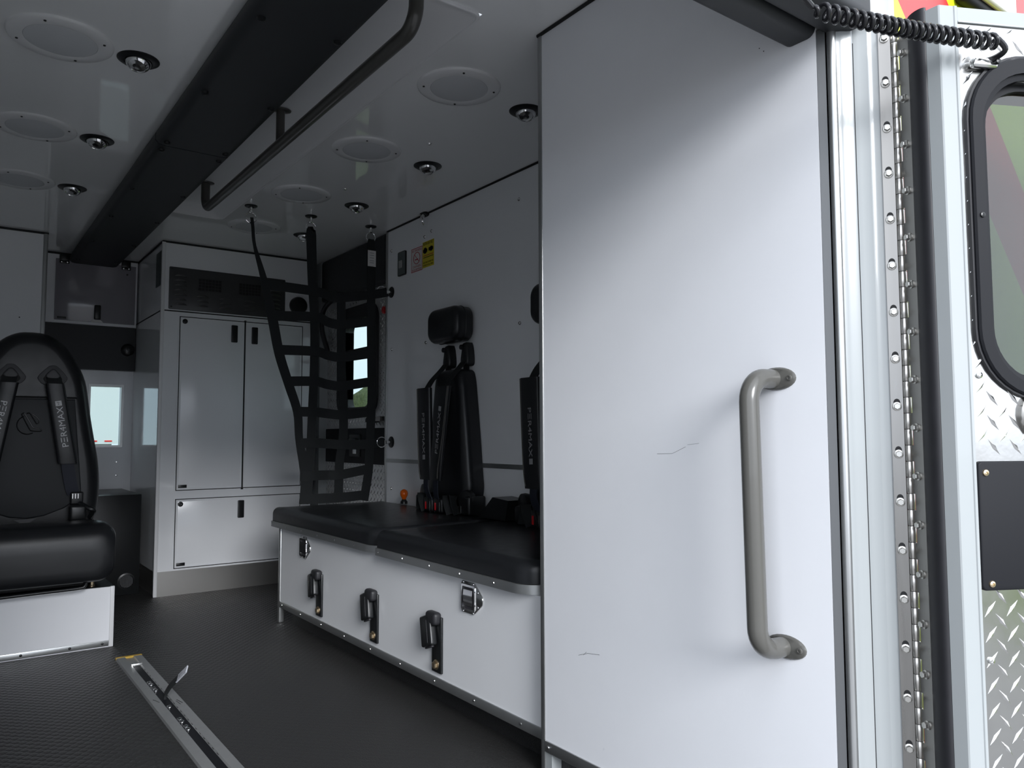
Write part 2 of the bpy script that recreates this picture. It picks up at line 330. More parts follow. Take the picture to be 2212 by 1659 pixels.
# ---------------------------------------------------------------- centre ceiling pad
cp = thing('ceiling_pad', 'long black padded panel running down the middle of the ceiling', 'ceiling panel', (.65, 2.7, C))
for y0, y1 in ((.80, 2.708), (2.714, 4.90)):
    sec = [(.545, C), (.530, C-.012), (.529, C-.038), (.540, C-.049), (.56, C-.052), (.745, C-.052), (.764, C-.048), (.771, C-.036), (.771, C)]
    p = MB().prism(sec, 'y', y0, y1).build('pad_panel', 'black_panel', cp, 50)
    ys = [1.24, 1.735, 2.215, 2.675] if y1 < 3 else [2.755, 3.26, 3.73, 4.26, 4.76]
    for y in ys:
        for x in (.557, .745): MB().lathe([(.0105, 0), (.0095, .005), (.005, .0075), (0, .008)], (x, y, C-.052), (0, 0, -1), 14).build('button', 'black_plastic', p)

# ---------------------------------------------------------------- ceiling lights
def dome_light(x, y, label):
    t = thing('dome_light', label, 'ceiling light', (x, y, C), 'round dome lights')
    MB().lathe([(.122, 0), (.121, .004), (.117, .007), (.088, .0085), (.084, .0075), (.084, 0)], (x, y, C), (0, 0, -1), 40).build('flange', 'moulded_white', t)
    MB().lathe([(.0845, .004), (.083, .0075), (.06, .0105), (.03, .012), (0, .0125)], (x, y, C), (0, 0, -1), 40).build('lens', 'lens_white', t)
    for k in range(4):
        a = PI/4+k*PI/2+.35; MB().lathe([(.0035, 0), (.003, .002), (0, .0025)], (x+.103*math.cos(a), y+.103*math.sin(a), C-.0078), (0, 0, -1), 8).build('screw', 'black_plastic', t)
    return t
def spot_light(x, y, label):
    t = thing('spot_light', label, 'spotlight', (x, y, C), 'eyeball spotlights')
    MB().lathe([(.053, 0), (.053, .002), (.047, .006), (.036, .0075), (.033, .004), (.033, 0)], (x, y, C), (0, 0, -1), 32).build('bezel', 'black_plastic', t)
    ax = Vector((-.25, -.35, -1)).normalized()
    MB().lathe([(.032, -.010), (.0335, 0), (.0325, .008), (.0295, .015), (.0245, .021), (.0225, .0225), (.0205, .019), (.012, .012), (0, .010)], (x, y, C-.002), ax, 28).build('eyeball', 'chrome', t)
    MB().lathe([(.0225, .0), (.0215, .003), (.010, .006), (0, .0065)], Vector((x, y, C-.002))+ax*.0175, ax, 14).build('bulb', 'chrome_soft', t, 10)
    return t
for k, (y, w_) in enumerate(((2.228, 'nearest the rear door'), (2.928, 'middle of three'), (3.565, 'farthest from the rear door'))):
    dome_light(.205, y, 'round white dome light left of the black ceiling pad, '+w_)
    spot_light(.388, y+.006, 'chrome eyeball spotlight left of the black ceiling pad, '+w_)
for y, w_, w2 in ((1.862, 'nearest the white cabinet panel', 'half hidden by the white cabinet panel'), (2.475, 'second from the white cabinet panel', 'second from the white cabinet panel'), (3.10, 'just short of the cargo net', 'third from the white cabinet panel'), (3.722, 'beyond the cargo net', 'behind the cargo net')):
    dome_light(1.178, y, 'round white dome light right of the ceiling grab rail, '+w_)
    spot_light(1.439, y+.02, 'chrome eyeball spotlight right of the ceiling grab rail, '+w2)

# ---------------------------------------------------------------- ceiling grab rail
gr = thing('ceiling_grab_rail', 'long grey tubular grab rail hanging in the ceiling recess', 'grab rail', (.84, 2.4, C))
RX, RZ = .842, 1.752
path = [(RX, 1.515, C+.02), (RX, 1.515, C-.015)]+[(RX, 1.515+.055*(1-math.cos(a)), C-.023-.055*math.sin(a)) for a in [PI/2*k/8 for k in range(1, 8)]]+[(RX, 1.57, RZ), (RX, 3.245, RZ)]+[(RX, 3.30-.055*(1-math.sin(a)), RZ+.055*(1-math.cos(a))) for a in [PI/2*k/8 for k in range(1, 8)]]+[(RX, 3.30, C-.02), (RX, 3.30, C+.04)]
MB().tube(path, .0175, 16).build('tube', 'rail_grey', gr)
MB().tube([(RX, 2.41, RZ), (RX, 2.41, C+.04)], .014, 14).build('centre_post', 'rail_grey', gr)
for y in (1.515, 2.41, 3.30): MB().lathe([(.022, 0), (.021, .004), (.018, .006), (0, .007)], (RX, y, C+.0385), (0, 0, -1), 24, ell=1.6).build('flange', 'rail_grey', gr)

# ---------------------------------------------------------------- upright grab handle on the panel
gh = thing('grab_handle', 'upright grey tubular grab handle screwed to the tall white cabinet', 'grab handle', (XP, .83, .45))
HX, hy0, hy1 = XP-.068, .826, .832
pth = [(XP-.002, hy0-.004, .446), (XP-.026, hy0-.003, .446)]+[(HX+.042-.042*math.sin(a), hy0, .446+.042*(1-math.cos(a))+.0) for a in [PI/2*k/8 for k in range(1, 9)]]+[(HX, hy1, .868)]+[(HX+.042*(1-math.cos(a)), hy1, .868+.042*math.sin(a)) for a in [PI/2*k/8 for k in range(1, 9)]]+[(XP-.002, hy1-.004, .910)]
MB().tube(pth, .0172, 20).build('tube', 'grey_paint', gh)
for y, z in ((hy0-.008, .446), (hy1-.008, .910)):
    fl = MB().lathe([(.0205, 0), (.020, .003), (.0175, .0055), (0, .006)], (0, 0, 0), (0, 0, 1), 28)
    fl.xf(Matrix(((0, 0, -1, XP), (1.95, 0, 0, y), (0, 1, 0, z), (0, 0, 0, 1)))); fo = fl.build('flange', 'grey_paint', gh)
    for s_ in (-1, 1): MB().lathe([(.0055, 0), (.005, .002), (.003, .0026), (.0025, .0012), (0, .0012)], (XP-.0052, y+s_*.0295, z+.0), (-1, 0, 0), 12).build('screw', 'grey_paint', fo)

# ================================================================ SQUAD BENCH
XB = 1.21
bn = thing('squad_bench', 'white laminate storage bench with latches along the right wall', 'bench', (XB, 2.4, 0))
MB().box(XB, XR-.001, 1.50, 3.372, .09, .412).build('body', 'laminate', bn)
MB().box(XB+.045, XR-.001, 1.50, 3.33, 0, .09).build('toe_kick', 'speckled_cove', bn)
MB().rbox(XB-.004, XB+.004, 1.50, 3.372, .068, .095, .002).build('base_trim', 'aluminium', bn)
MB().rbox(XB-.006, XB+.02, 3.360, 3.380, .0, .412, .006, 3).build('corner_post', 'aluminium_bright', bn)
for k in range(9):
    MB().lathe([(.0045, 0), (.004, .0016), (.002, .0026), (0, .0027)], (XB-.004, 3.33-k*.215, .082), (-1, 0, 0), 10).build('rivet', 'chrome_soft', bn)
def paddle(y, z):
    # D shaped recessed paddle latch
    out = [(y+.052, z-.037), (y+.052, z+.037), (y+.045, z+.044), (y-.012, z+.044), (y-.022, z+.038), (y-.055, z+.012), (y-.058, z), (y-.055, z-.012), (y-.022, z-.038), (y-.012, z-.044), (y+.045, z-.044)]
    a = MB().pillow(out, 'x', XB, XB-.004, .002, 2).build('paddle_latch', 'chrome_soft', bn)
    rim = frame_ring(MB(), rrect(y-.024, y+.046, z-.036, z+.036, .007), rrect(y-.018, y+.040, z-.030, z+.030, .005), 'x', XB-.004, XB-.008); rim.build('rim', 'chrome', a)
    MB().box(XB-.0045, XB-.0042, y-.018, y+.040, z-.030, z+.030).build('pocket', 'dark_interior', a)
    pd = MB(); pd.loft([[(XB-.005, y-.012, z+.022), (XB-.005, y+.034, z+.022), (XB-.0075, y+.034, z+.022), (XB-.0075, y-.012, z+.022)], [(XB-.005, y-.012, z+.002), (XB-.005, y+.034, z+.002), (XB-.0095, y+.034, z+.002), (XB-.0095, y-.012, z+.002)], [(XB-.005, y-.012, z-.022), (XB-.005, y+.034, z-.022), (XB-.0065, y+.034, z-.022), (XB-.0065, y-.012, z-.022)]]); pd.build('paddle', 'chrome', a)
    for dy, dz in ((.040, .040), (.040, -.040), (-.012, .040), (-.012, -.040), (-.035, .020), (-.035, -.020)):
        MB().lathe([(.004, 0), (.003, .0018), (0, .0024)], (XB-.004, y+dy, z+dz), (-1, 0, 0), 10).build('rivet', 'chrome', a)
paddle(3.080, .356); paddle(1.840, .357)
# lids with cushions
def lid(y0, y1, label, xf):
    t = thing('hinged_cushion', label, 'cushion', (XB, (y0+y1)/2, .412), 'bench cushions')
    R = .075
    def outl(ins):
        p = [(XR-.012, y1-ins*.3), (xf+ins, y1-ins*.3)]
        q = R-ins*.4
        for k in range(9): a = PI+PI/2*k/8; p.append((xf+ins+q+q*math.cos(a), y0+ins*.6+q+q*math.sin(a)))
        p += [(XR-.012, y0+ins*.6)]
        return p
    MB().prism(outl(0), 'z', .4125, .4365).build('edge_band', 'aluminium', t, 50)
    MB().prism(outl(.012), 'z', .4365, .442).build('board', 'black_panel', t)
    o_ = outl(.006); dense = []
    for i in range(len(o_)):
        a, b_ = Vector(o_[i]), Vector(o_[(i+1) % len(o_)]); k_ = max(1, int((b_-a).length/.06))
        for j in range(k_): dense.append(tuple(a+(b_-a)*j/k_))
    MB().pillow(dense, 'z', .437, .4965, .030, 6, dome=.003).build('cushion', 'black_vinyl', t, 60)
    y = y1-.02
    while y > y0+.09:
        MB().lathe([(.0035, 0), (.003, .0012), (0, .002)], (xf, y, .4245), (-1, 0, 0), 8).build('rivet', 'chrome', t); y -= .168
lid(2.405, 3.43, 'black cushioned bench lid at the far end, under the cargo net', 1.188)
lid(1.535, 2.385, 'black cushioned bench lid at the near end, against the tall white cabinet', 1.180)
# belt stalks bolted to the bench front
def stalk(y, label):
    t = thing('belt_buckle', label, 'seat belt buckle', (XB, y, .11), 'belt buckles on the bench front')
    MB().rbox(XB-.009, XB-.001, y-.027, y+.027, .112, .275, .002).build('stalk', 'black_plastic', t)
    MB().rbox(XB-.030, XB-.001, y-.022, y+.036, .252, .290, .011, 4).build('sleeve', 'black_rubber', t)
    bk = MB().rbox(-.012, .012, -.029, .029, -.044, .046, .006, 3)
    mx = Matrix.Translation((XB-.0225, y+.024, .230)) @ Matrix.Rotation(math.radians(6), 4, 'Y') @ Matrix.Rotation(math.radians(-20), 4, 'X')
    b_ = bk.xf(mx).build('buckle', 'black_plastic', t)
    MB().box(-.0126, -.0120, -.012, -.0105, -.035, .030).xf(mx).build('seam_line', 'grey_bracket', b_)
    MB().rbox(-.004, .004, -.020, .020, -.049, -.044, .001).xf(mx).build('release_button', 'black_rubber', b_)
    MB().hexbolt((XB-.009, y, .135), (-1, 0, 0), .011, .010).build('bolt', 'brassy_bolt', t)
    return t
s0 = stalk(2.915, 'black belt buckle on a strap bolted to the bench front, farthest of three')
copy_tree(s0, (0, 2.437-2.915, 0), 'black belt buckle on a strap bolted to the bench front, middle of three')
copy_tree(s0, (0, 2.020-2.915, 0), 'black belt buckle on a strap bolted to the bench front, nearest to the tall cabinet')

# ================================================================ BENCH SEATS (backs on the right wall)
def pad_shape(xf_, y_top, y_bot, wt, wb, z1, z0, th):
    """hanging harness pad: soft sleeve, facing -X"""
    rings = []
    for k in range(9):
        f = k/8; z = z1+(z0-z1)*f; y = y_top+(y_bot-y_top)*f; ww = wt+(wb-wt)*f; tt = th*(1.0 if f < .85 else 1-.45*(f-.85)/.15)
        rings.append([(xf_+q[1], y+q[0], z) for q in rrect(-ww/2, ww/2, -tt/2, tt/2, tt*.45, 3)])
    return MB().loft(rings)
def bench_seat(label):
    t = thing('jump_seat', label, 'seat', (XR, 2.74, .5), 'seats on the right wall')
    h = MB().pillow(rrect(2.632, 2.872, 1.200, 1.346, .048), 'x', XR-.012, 1.648, .030, 6, dome=.004, soft_back=.012).build('headrest', 'black_vinyl', t, 60)
    sm_ = [(1.700, p[0], p[1]) for p in rrect(2.6315, 2.8725, 1.1995, 1.3465, .048)]
    MB().tube(sm_, .0018, 6, closed=True).build('seam', 'black_plastic', h)
    MB().box(XR-.014, XR-.001, 2.70, 2.80, 1.23, 1.32).build('mount_plate', 'black_plastic', h)
    pts_ = catmull([(2.735, 1.086), (2.66, 1.082), (2.632, 1.05), (2.615, .95), (2.595, .80), (2.578, .66), (2.572, .60), (2.588, .55), (2.64, .528), (2.735, .522), (2.83, .528), (2.885, .55), (2.90, .60), (2.893, .66), (2.875, .80), (2.855, .95), (2.838, 1.05), (2.81, 1.082), (2.735, 1.086)], 4)[:-1]
    MB().pillow([(p.x, p.y) for p in [Vector((q[0], q[1])) for q in pts_]], 'x', XR-.004, 1.664, .040, 6, dome=.006).build('backrest', 'black_vinyl', t, 60)
    # shoulder belt guides
    for y in (2.812, 2.672):
        g = MB().pillow(catmull2([(y-.012, 1.195), (y-.022, 1.175), (y-.030, 1.125), (y-.022, 1.100), (y+.018, 1.100), (y+.026, 1.12), (y+.018, 1.16), (y+.012, 1.19)]), 'x', XR-.002, 1.712, .010, 3).build('belt_guide', 'black_plastic', t)
        MB().lathe([(.011, 0), (.010, .006), (0, .008)], (1.712, y+.012, 1.176), (-1, 0, 0), 14).build('screw', 'black_rubber', g)
        MB().strip([(1.728, y, 1.11), (1.728, y, 1.05)], (0, 1, 0), .042, .003).build('belt_tail', 'webbing', g)
    for y0, yt, yb, wt_, wb_, rd in ((2.812, 2.792, 2.776, .098, .090, -1), (2.672, 2.640, 2.700, .096, .080, 1)):
        MB().strip(catmull([(1.716, y0, 1.115), (1.690, y0+.002, 1.085), (1.64, (y0+yt)/2, 1.04), (1.603, yt, .99)], 5), (0, 1, 0), .045, .003).build('shoulder_strap', 'webbing', t)
        p = pad_shape(1.600, yt, yb, wt_, wb_, 1.008, .632, .022).build('harness_pad', 'black_vinyl', t)
        for s_ in ((1,) if rd < 0 else (-1,)):
            MB().tube(catmull([(1.590, yt+s_*wt_*.46, 1.006), (1.589, (yt+yb)/2+s_*(wt_+wb_)*.23, .82), (1.589, yb+s_*wb_*.46, .69), (1.590, yb+s_*wb_*.36, .64)], 4), .0022, 6).build('piping', 'grey_paint', p)
        dz = (.632-1.008); dy = (yb-yt); up_ = Vector((0, dy, dz)).normalized()
        mid = Vector((1.5887, (yt+yb)/2-.004, .822))
        xd = up_ if rd < 0 else -up_
        yd = Vector((-1, 0, 0)).cross(xd)
        text('printed_lettering', 'PΞR4MAX', mid, xd, yd, .019, 'letter_grey', p, .165)
        bc = mid+xd*.098
        MB().rbox(-.0095, .0095, -.0095, .0095, 0, .0006, .0002).xf(Matrix(((xd.x, yd.x, -1, bc.x), (xd.y, yd.y, 0, bc.y), (xd.z, yd.z, 0, bc.z), (0, 0, 0, 1)))).build('printed_badge', 'letter_grey', p)
        MB().strip(catmull([(1.600, yb, .64), (1.602, yb+.004, .60), (1.61, yb+.01*rd, .56), (1.63, yb+.015*rd, .53)], 4), (.15, 1, 0), [.046]*13, .003).build('lap_strap', 'webbing_navy', t)
        bk = MB().rbox(1.607, 1.645, yb-.032, yb+.032, .503, .560, .008, 3).build('buckle', 'black_plastic', t)
        MB().rbox(1.604, 1.608, yb+.010, yb+.018, .512, .542, .001).build('release_tab', 'red_plastic', bk)
        MB().box(1.6055, 1.607, yb-.020, yb-.016, .508, .545).build('edge_glint', 'chrome_soft', bk)
    # belt retractors and loops at the seat base
    MB().lathe([(.042, -.012), (.044, 0), (.042, .012), (.030, .016), (0, .017)], (1.70, 2.955, .560), (-1, .25, 0), 24).build('retractor', 'black_plastic', t)
    MB().rbox(1.655, 1.735, 2.90, 2.965, .500, .560, .010, 3).build('retractor_housing', 'black_plastic', t)
    MB().lathe([(.036, -.012), (.038, 0), (.036, .012), (.026, .016), (0, .017)], (1.668, 2.572, .560), (-1, -.3, 0), 24).build('retractor', 'black_plastic', t)
    MB().rbox(1.650, 1.735, 2.535, 2.610, .500, .575, .010, 3).build('retractor_housing', 'black_plastic', t)
    MB().box(1.6485, 1.650, 2.590, 2.594, .502, .535).build('edge_glint', 'chrome_soft', t)
    for y, a in ((2.62, .5), (2.66, -.4), (2.80, .3), (2.86, -.3)):
        lp = catmull([(1.63, y-.03, .502), (1.622, y-.02, .545), (1.63, y, .572), (1.64, y+.02, .548), (1.64, y+.03, .502)], 5)
        MB().strip(lp, (1, a, 0), .040, .003).build('belt_loop', 'webbing', t)
    tg = MB().rbox(1.618, 1.620, 2.722, 2.742, .502, .535, .0005).build('belt_tag', 'letter_white', t)
    return t
def catmull2(p):
    q = [Vector((a, b_, 0)) for a, b_ in p]; q.append(q[0]); return [(v.x, v.y) for v in catmull(q, 3)[:-1]]
b1 = bench_seat('black seat back with headrest and lettered harness on the right wall, fully in view')
copy_tree(b1, (0, -.718, 0), 'black seat back with headrest, mostly hidden behind the tall white cabinet')
# slanted black box between the two seats
wb = MB().prism([(2.475, .501), (2.30, .501), (2.28, .575), (2.38, .582)], 'x', 1.655, 1.745).build('wedge_box', 'black_plastic')
tag(wb, 'slanted black box on the bench between the two wall seats', 'box')
# amber lamp at the wall
al = thing('amber_lamp', 'small amber bulb in a black socket on the bench by the wall', 'lamp', (1.722, 3.19, .50))
MB().lathe([(.016, 0), (.016, .010), (.011, .016), (.010, .020), (0, .021)], (1.722, 3.19, .4995), (0, 0, 1), 16).build('socket', 'black_plastic', al)
MB().lathe([(.009, 0), (.010, .006), (.0165, .018), (.0185, .028), (.016, .039), (.008, .046), (0, .048)], (1.722, 3.19, .518), (0, 0, 1), 20).build('bulb', 'amber', al)

# ================================================================ WALL SIGNS AND SWITCH
sw = thing('wall_switch', 'narrow grey wall switch plate left of the two stickers', 'switch', (XR, 3.273, 1.638))
MB().pillow(rrect(3.237, 3.309, 1.583, 1.694, .006), 'x', XR, XR-.010, .003, 3).build('plate', 'plate_grey_green', sw)
frame_ring(MB(), rrect(3.234, 3.312, 1.580, 1.697, .008), rrect(3.240, 3.306, 1.586, 1.691, .005), 'x', XR, XR-.007).build('bezel', 'black_plastic', sw)
MB().rbox(XR-.014, XR-.010, 3.258, 3.290, 1.615, 1.652, .002).build('rocker', 'switch_grey', sw)
MB().lathe([(.003, 0), (0, .002)], (XR-.010, 3.273, 1.672), (-1, 0, 0), 8).build('screw', 'chrome', sw)
ns = thing('no_smoking_sticker', 'white sticker with red no smoking symbol on the right wall', 'sign', (XR, 3.133, 1.632))
MB().box(XR-.0012, XR-.0002, 3.081, 3.185, 1.576, 1.688).build('backing', 'sign_white', ns)
xs = XR-.0014; L_ = (0, -1, 0); U_ = (0, 0, 1)
text('lettering', 'NO SMOKING', (xs, 3.133, 1.676), L_, U_, .011, 'letter_red', ns, .090, .0003)
text('lettering', 'OXYGEN', (xs, 3.133, 1.600), L_, U_, .010, 'letter_red', ns, .072, .0003)
text('lettering', 'EQUIPPED', (xs, 3.133, 1.585), L_, U_, .010, 'letter_red', ns, .086, .0003)
MB().tube([(xs, 3.133+.030*math.cos(a), 1.639+.027*math.sin(a)) for a in [2*PI*k/32 for k in range(32)]], .0016, 6, closed=True).build('ring_symbol', 'letter_red', ns)
MB().tube([(xs, 3.133+.021, 1.639+.019), (xs, 3.133-.021, 1.639-.019)], .0014, 6).build('slash_symbol', 'letter_red', ns)
MB().box(xs-.0004, xs, 3.120, 3.150, 1.630, 1.635).build('cigarette_symbol', 'letter_red', ns)
frame_ring(MB(), [(3.081, 1.576), (3.185, 1.576), (3.185, 1.688), (3.081, 1.688)], [(3.084, 1.579), (3.182, 1.579), (3.182, 1.685), (3.084, 1.685)], 'x', XR-.0012, XR-.0016).build('border', 'letter_red', ns)
ys_ = thing('seat_belt_sticker', 'yellow seat belt warning sticker with black lettering on the right wall', 'sign', (XR, 3.028, 1.64))
MB().box(XR-.0012, XR-.0002, 2.977, 3.079, 1.580, 1.700).build('backing', 'sign_yellow', ys_)
text('lettering', 'FASTEN SEAT BELT', (xs, 3.028, 1.690), L_, U_, .013, 'letter_black', ys_, .094, .0003)
text('lettering', 'SEAT BELTS MUST BE', (xs, 3.028, 1.603), L_, U_, .007, 'letter_black', ys_, .090, .0003)
text('lettering', 'WORN AT ALL TIMES', (xs, 3.028, 1.590), L_, U_, .007, 'letter_black', ys_, .090, .0003)
for y0, y1, z0, z1 in ((3.036, 3.074, 1.650, 1.666), (2.984, 3.024, 1.652, 1.668), (3.044, 3.066, 1.645, 1.672), (2.992, 3.010, 1.648, 1.671)): MB().prism(rrect(y0, y1, z0, z1, .004, 3), 'x', xs, xs-.0005).build('buckle_symbol', 'letter_black', ys_)
for z in (1.634, 1.625): MB().box(xs-.0004, xs, 2.982, 3.072, z, z+.003).build('printed_line', 'letter_red' if z > 1.63 else 'letter_black', ys_)

# ================================================================ TIE-DOWN ANCHORS AND CARGO NET
def anchor(o, nrm, ringdir, label, ring=True):
    o = Vector(o); n_ = Vector(nrm).normalized()
    t = thing('tie_down_anchor', label, 'anchor', o, 'net anchors')
    MB().lathe([(.0275, 0), (.0275, .003), (.024, .006), (.012, .007), (.010, .005), (0, .005)], o, n_, 20).build('cup', 'black_plastic', t)
    MB().lathe([(.0075, .004), (.0065, .020), (.009, .022), (.009, .030), (.004, .033), (0, .033)], o, n_, 12).build('stud', 'chrome_soft', t)
    q = o+n_*.028; side = n_.orthogonal().normalized()
    MB().tube([q-side*.013, q+side*.013], .003, 8).build('cross_pin', 'chrome_soft', t)
    if ring:
        rd = Vector(ringdir).normalized(); c = q+rd*.026; s_ = Vector((0, 1, 0)).cross(rd).normalized() if abs(rd.y) < .5 else side
        MB().tube([c+(rd*math.cos(a)+s_*math.sin(a))*.024 for a in [2*PI*k/28 for k in range(28)]], .0024, 8, closed=True).build('ring', 'chrome', t)
    return t
YN = 3.385
anchor((1.060, 3.392, C), (0, 0, -1), (0, 0, -1), 'ceiling anchor with ring holding the left slanting strap of the net')
anchor((1.337, 3.392, C), (0, 0, -1), (0, 0, -1), 'ceiling anchor with large ring holding the middle strap of the net')
anchor((1.640, 3.392, C), (0, 0, -1), (0, 0, -1), 'ceiling anchor with large ring holding the strap nearest the right wall')
anchor((XR, YN, 1.516), (-1, 0, 0), (-1, 0, 0), 'upper wall anchor with ring at the right end of the net')
anchor((XR, YN-.01, .781), (-1, 0, 0), (-1, 0, 0), 'lower wall anchor with ring at the right end of the net')
anchor((XR-.012, 3.045, C-.001), (-.5, 0, -.9), (-.2, -.6, -.7), 'bare chrome anchor ring at the seam above the stickers')
nt_ = thing('cargo_net', 'black webbing cargo net hung from the ceiling at the far end of the bench', 'cargo net', (1.40, YN, .505))
W = .043
def vstrap(pts_, yo, widths=None):
    p = catmull([(x, YN+yo+dy, z) for x, z, dy in pts_], 5)
    wl = W
    if widths: wl = [widths[min(int(i/5), len(widths)-1)]+(widths[min(int(i/5)+1, len(widths)-1)]-widths[min(int(i/5), len(widths)-1)])*((i % 5)/5) for i in range(len(p))]
    MB().strip(p, (1, 0, 0), wl, .0025).build('vertical_strap', 'webbing', nt_)
vstrap([(1.061, 1.775, 0), (1.066, 1.735, 0), (1.076, 1.65, 0), (1.119, 1.507, 0), (1.162, 1.33, 0), (1.194, 1.18, 0), (1.240, 1.043, 0), (1.282, .92, 0), (1.292, .80, 0), (1.316, .68, 0), (1.325, .60, 0), (1.318, .506, 0)], -.003, [.014, .014, .014, .030, .045, .044, .042, .040, .036, .044, .044, .044])
vstrap([(1.336, 1.765, 0), (1.336, 1.74, 0), (1.345, 1.54, 0), (1.359, 1.326, 0), (1.360, 1.11, 0), (1.354, .92, 0), (1.350, .77, 0), (1.339, .61, 0), (1.334, .506, 0)], .001, [.030, .048, .046, .042, .042, .042, .044, .044, .044])
vstrap([(1.488, 1.49, 0), (1.491, 1.337, 0), (1.494, 1.118, 0), (1.505, .988, 0), (1.507, .815, 0), (1.490, .686, 0), (1.487, .506, 0)], .003)
vstrap([(1.640, 1.765, 0), (1.640, 1.72, 0), (1.641, 1.575, 0), (1.643, 1.35, 0), (1.648, 1.126, 0), (1.650, .99, 0), (1.642, .77, 0), (1.636, .64, 0), (1.614, .506, 0)], .001, [.030, .044])
def rung(pts_, yo=-.002):
    p = catmull([(x, YN+yo+dy, z) for x, z, dy in pts_], 5)
    MB().strip(p, (0, 0, 1), .044, .0025).build('cross_strap', 'webbing', nt_)
rung([(1.118, 1.484, 0), (1.36, 1.477, -.004), (1.44, 1.462, .006), (1.49, 1.462, -.002), (1.64, 1.492, -.002), (1.706, 1.508, 0), (1.728, 1.515, 0)])
rung([(1.150, 1.345, 0), (1.36, 1.358, -.004), (1.43, 1.340, .008), (1.492, 1.335, -.003), (1.64, 1.362, -.002), (1.664, 1.365, 0)])
rung([(1.182, 1.196, 0), (1.36, 1.199, -.004), (1.43, 1.186, .010), (1.494, 1.180, -.003), (1.64, 1.206, -.002), (1.664, 1.207, 0)])
rung([(1.222, 1.056, 0), (1.36, 1.061, -.004), (1.43, 1.050, .010), (1.496, 1.045, -.003), (1.64, 1.070, -.002), (1.666, 1.072, 0)])
rung([(1.272, .921, 0), (1.36, .921, -.004), (1.43, .915, .008), (1.500, .910, -.003), (1.64, .925, -.002), (1.668, .926, 0)])
rung([(1.284, .778, 0), (1.36, .780, -.004), (1.43, .776, .004), (1.505, .771, -.003), (1.64, .772, -.002), (1.690, .780, 0), (1.712, .782, 0)])
rung([(1.300, .631, 0), (1.36, .632, -.004), (1.43, .632, .004), (1.490, .632, -.003), (1.62, .652, -.002), (1.655, .657, 0)])
rung([(1.300, .528, 0), (1.36, .527, -.002), (1.49, .527, -.003), (1.60, .532, -.002), (1.628, .535, 0)])
MB().box(1.620, 1.662, YN-.006, YN-.004, 1.630, 1.708).build('care_label', 'sign_white', nt_)
for z in (1.694, 1.682, 1.670, 1.656, 1.646): MB().box(1.630, 1.652, YN-.0065, YN-.006, z, z+.003).build('printed_line', 'letter_grey', nt_)

# ================================================================ SIDE ENTRY DOOR
def lugs(u0, u1, v0, v1, skip, p=.037, L=.0155, Wd=.0034, h=.0017, ang=50):
    mb = MB(); r = 0; v = v0+p*.25
    while v < v1-.008:
        sl = 1 if r % 2 == 0 else -1; u = u0+(p*.35 if r % 2 == 0 else p*.85)
        while u < u1-.004:
            if not skip(u, v):
                a = math.radians(ang); dx, dy = math.cos(a)*sl, math.sin(a); nx, ny = -dy, dx
                mb.add([(u-dx*L, 0, v-dy*L), (u+nx*Wd, 0, v+ny*Wd), (u+dx*L, 0, v+dy*L), (u-nx*Wd, 0, v-ny*Wd), (u-dx*L*.45, h, v-dy*L*.45), (u+dx*L*.45, h, v+dy*L*.45)],
                       [(0, 3, 4), (3, 5, 4), (3, 2, 5), (2, 1, 5), (1, 4, 5), (1, 0, 4)])
            u += p
        v += p/2; r += 1
    return mb
XD = 1.80
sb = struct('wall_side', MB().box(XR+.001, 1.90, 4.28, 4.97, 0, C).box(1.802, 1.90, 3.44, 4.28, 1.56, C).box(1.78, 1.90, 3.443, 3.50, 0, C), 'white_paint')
GY0, GY1, GZ0, GZ1 = 3.685, 4.03, .965, 1.440
ds = MB()
for a in ((3.50, GY0, -.3, 1.58), (GY1, 4.279, -.3, 1.58), (GY0, GY1, -.3, GZ0), (GY0, GY1, GZ1, 1.58)): ds.box(XD, XD+.05, *a)
d1 = struct('door_1', ds, 'tread_plate_dull', None, 'side entry door of tread plate behind the cargo net')
sk = lambda u, v: (3.60 < u < 4.11 and .915 < v < 1.525) or (.66 < v < .86)
lg = lugs(3.51, 4.27, .05, 1.56, sk); lg.v = [(XD-p[1], p[0], p[2]) for p in lg.v]
tag(lg.build('tread_lugs', 'tread_lug', d1, 10), kind='stuff')
frame_ring(MB(), rrect(3.615, 4.095, .925, 1.515, .09, 8), rrect(GY0, GY1, GZ0, GZ1, .05, 8), 'x', XD+.052, XD-.022).build('window_frame', 'black_rubber', d1)
MB().box(XD+.018, XD+.022, GY0-.01, GY1+.01, GZ0-.01, GZ1+.01).build('pane', 'clear_glass', d1)
MB().rbox(XD-.010, XD+.016, GY0-.005, GY1+.005, 1.262, 1.285, .003).build('sash_bar', 'black_rubber', d1)
MB().rbox(XD-.010, XD-.001, 3.503, 4.27, .664, .852, .004).build('latch_plate', 'charcoal_plate', d1)
hp = MB().rbox(XD-.018, XD-.009, 3.80, 3.93, .70, .82, .012, 3).build('handle_bezel', 'black_plastic', d1)
MB().rbox(XD-.032, XD-.017, 3.82, 3.91, .770, .80, .008, 3).build('pull_lever', 'black_plastic', hp)
MB().rbox(XD-.024, XD-.017, 3.83, 3.88, .715, .740, .003).build('lock_tab', 'chrome_soft', hp)
MB().lathe([(.034, 0), (.038, .012), (.036, .024), (.012, .028), (.010, .05), (0, .05)], (XD-.03, 3.62, .905), (0, 0, -1), 20).xf(Matrix.Identity(4)).build('hold_open_knob', 'black_rubber', d1)
MB().rbox(XD-.040, XD-.001, 3.525, 3.61, .885, .910, .004).build('hold_open_bracket', 'stainless', d1)
MB().lathe([(.020, 0), (.019, .008), (0, .012)], (XD, 3.555, 1.455), (-1, 0, 0), 16).build('reflector', 'red_plastic', d1)
